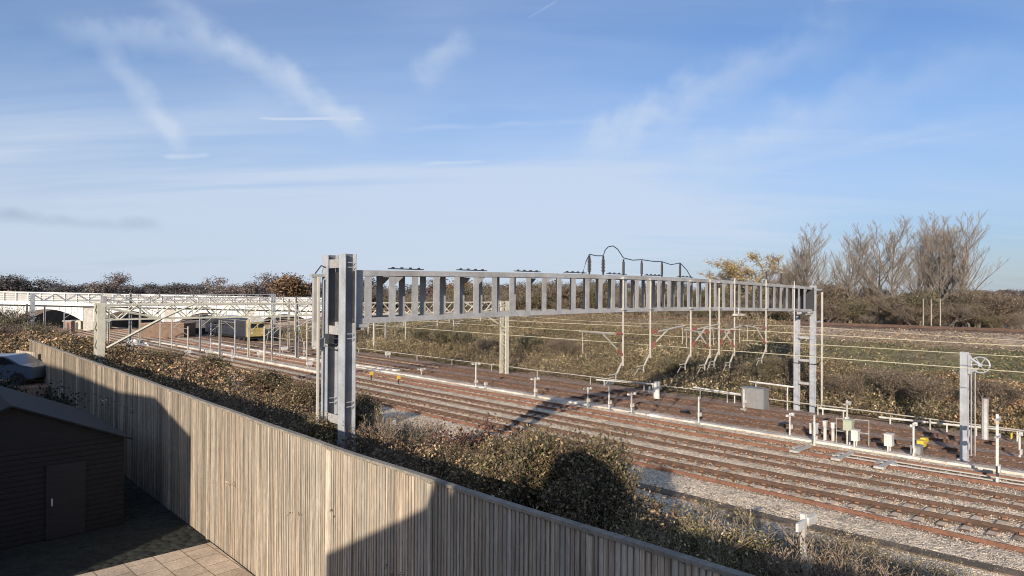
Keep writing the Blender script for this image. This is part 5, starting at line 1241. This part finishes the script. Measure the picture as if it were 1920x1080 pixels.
trails = [contrail((475, 222), (690, 223), .0028, 1.3), contrail((985, 36), (1050, -2), .0022, .5), contrail((250, -40), (720, 270), .03, .6), contrail((170, 60), (360, 300), .022, .4),
          contrail((1370, 330), (1960, 195), .012, .28), contrail((1540, 300), (1960, 225), .006, .22), contrail((700, 245), (1160, 225), .006, .2), contrail((770, 160), (890, 60), .03, .5), contrail((1050, 300), (1700, -10), .045, .7), contrail((1250, 330), (1960, 60), .05, .5), contrail((300, 296), (400, 290), .005, .4), contrail((60, 45), (500, 90), .03, .5), contrail((780, 308), (920, 304), .004, .25), contrail((1540, 2), (1640, -2), .003, .4)]
c4 = cloud(62, (.22, 1.5, 1), 1.1, 9, .42, .75, .24, 1.1, (5, 3, 0))
tot = math_('ADD', c1, c2); tot = math_('ADD', tot, c4); tot = math_('ADD', tot, c3)
# less cloud high in the middle and at the right, more low down
for t_ in trails: tot = math_('ADD', tot, t_)
hz = nd(nt, 'ShaderNodeMapRange', interpolation_type='SMOOTHSTEP'); L(sx.outputs[2], hz.inputs[0]); hz.inputs[1].default_value = .0; hz.inputs[2].default_value = .42; hz.inputs[3].default_value = .72; hz.inputs[4].default_value = .1
tot = math_('ADD', tot, hz.outputs[0])
rt = nd(nt, 'ShaderNodeMapRange', interpolation_type='SMOOTHSTEP'); L(sx.outputs[0], rt.inputs[0]); rt.inputs[1].default_value = -.2; rt.inputs[2].default_value = .6; rt.inputs[3].default_value = 1.0; rt.inputs[4].default_value = .42
tot = math_('MULTIPLY', tot, rt.outputs[0])
ht = nd(nt, 'ShaderNodeMapRange', interpolation_type='SMOOTHSTEP'); L(sx.outputs[2], ht.inputs[0]); ht.inputs[1].default_value = .08; ht.inputs[2].default_value = .40; ht.inputs[3].default_value = 1.0; ht.inputs[4].default_value = .55
tot = math_('MULTIPLY', tot, ht.outputs[0])
tot = math_('MINIMUM', tot, .85)
mx = nd(nt, 'ShaderNodeMix', data_type='RGBA'); L(tot, mx.inputs[0]); 
tint = nd(nt, 'ShaderNodeMix', data_type='RGBA', blend_type='MULTIPLY'); tint.inputs[0].default_value = 1; L(sky.outputs[0], tint.inputs[6]); tint.inputs[7].default_value = TINT
tg = nd(nt, 'ShaderNodeMapRange', interpolation_type='SMOOTHSTEP'); L(sx.outputs[2], tg.inputs[0]); tg.inputs[1].default_value = -.02; tg.inputs[2].default_value = .26
tm = nd(nt, 'ShaderNodeMix', data_type='RGBA'); L(tg.outputs[0], tm.inputs[0]); tm.inputs[6].default_value = (.58, .68, .98, 1); tm.inputs[7].default_value = TINT; L(tm.outputs[2], tint.inputs[7])
L(tint.outputs[2], mx.inputs[6]); mx.inputs[7].default_value = (6.2, 7.15, 8.6, 1)
# low grey cloud streaks at the left
lc = contrail((-80, 400), (330, 425), .012, .5)
m4 = nd(nt, 'ShaderNodeMix', data_type='RGBA'); L(lc, m4.inputs[0]); L(mx.outputs[2], m4.inputs[6]); m4.inputs[7].default_value = (3.2, 4.0, 5.4, 1)
L(m4.outputs[2], bg.inputs[0])
sun = bpy.data.lights.new('sun', 'SUN'); sun.energy = 5.5; sun.angle = R(.5); sun.color = (1, .90, .76)
so = bpy.data.objects.new('sun', sun); COL.objects.link(so)
sd = Vector((-LH.x * math.cos(EL), -LH.y * math.cos(EL), math.sin(EL))); so.rotation_euler = sd.to_track_quat('Z', 'Y').to_euler(); so.location = sd * 100
S.cycles.filter_width = 1.05
S.view_settings.view_transform = 'Standard'; S.view_settings.look = 'None'; S.view_settings.exposure = 0
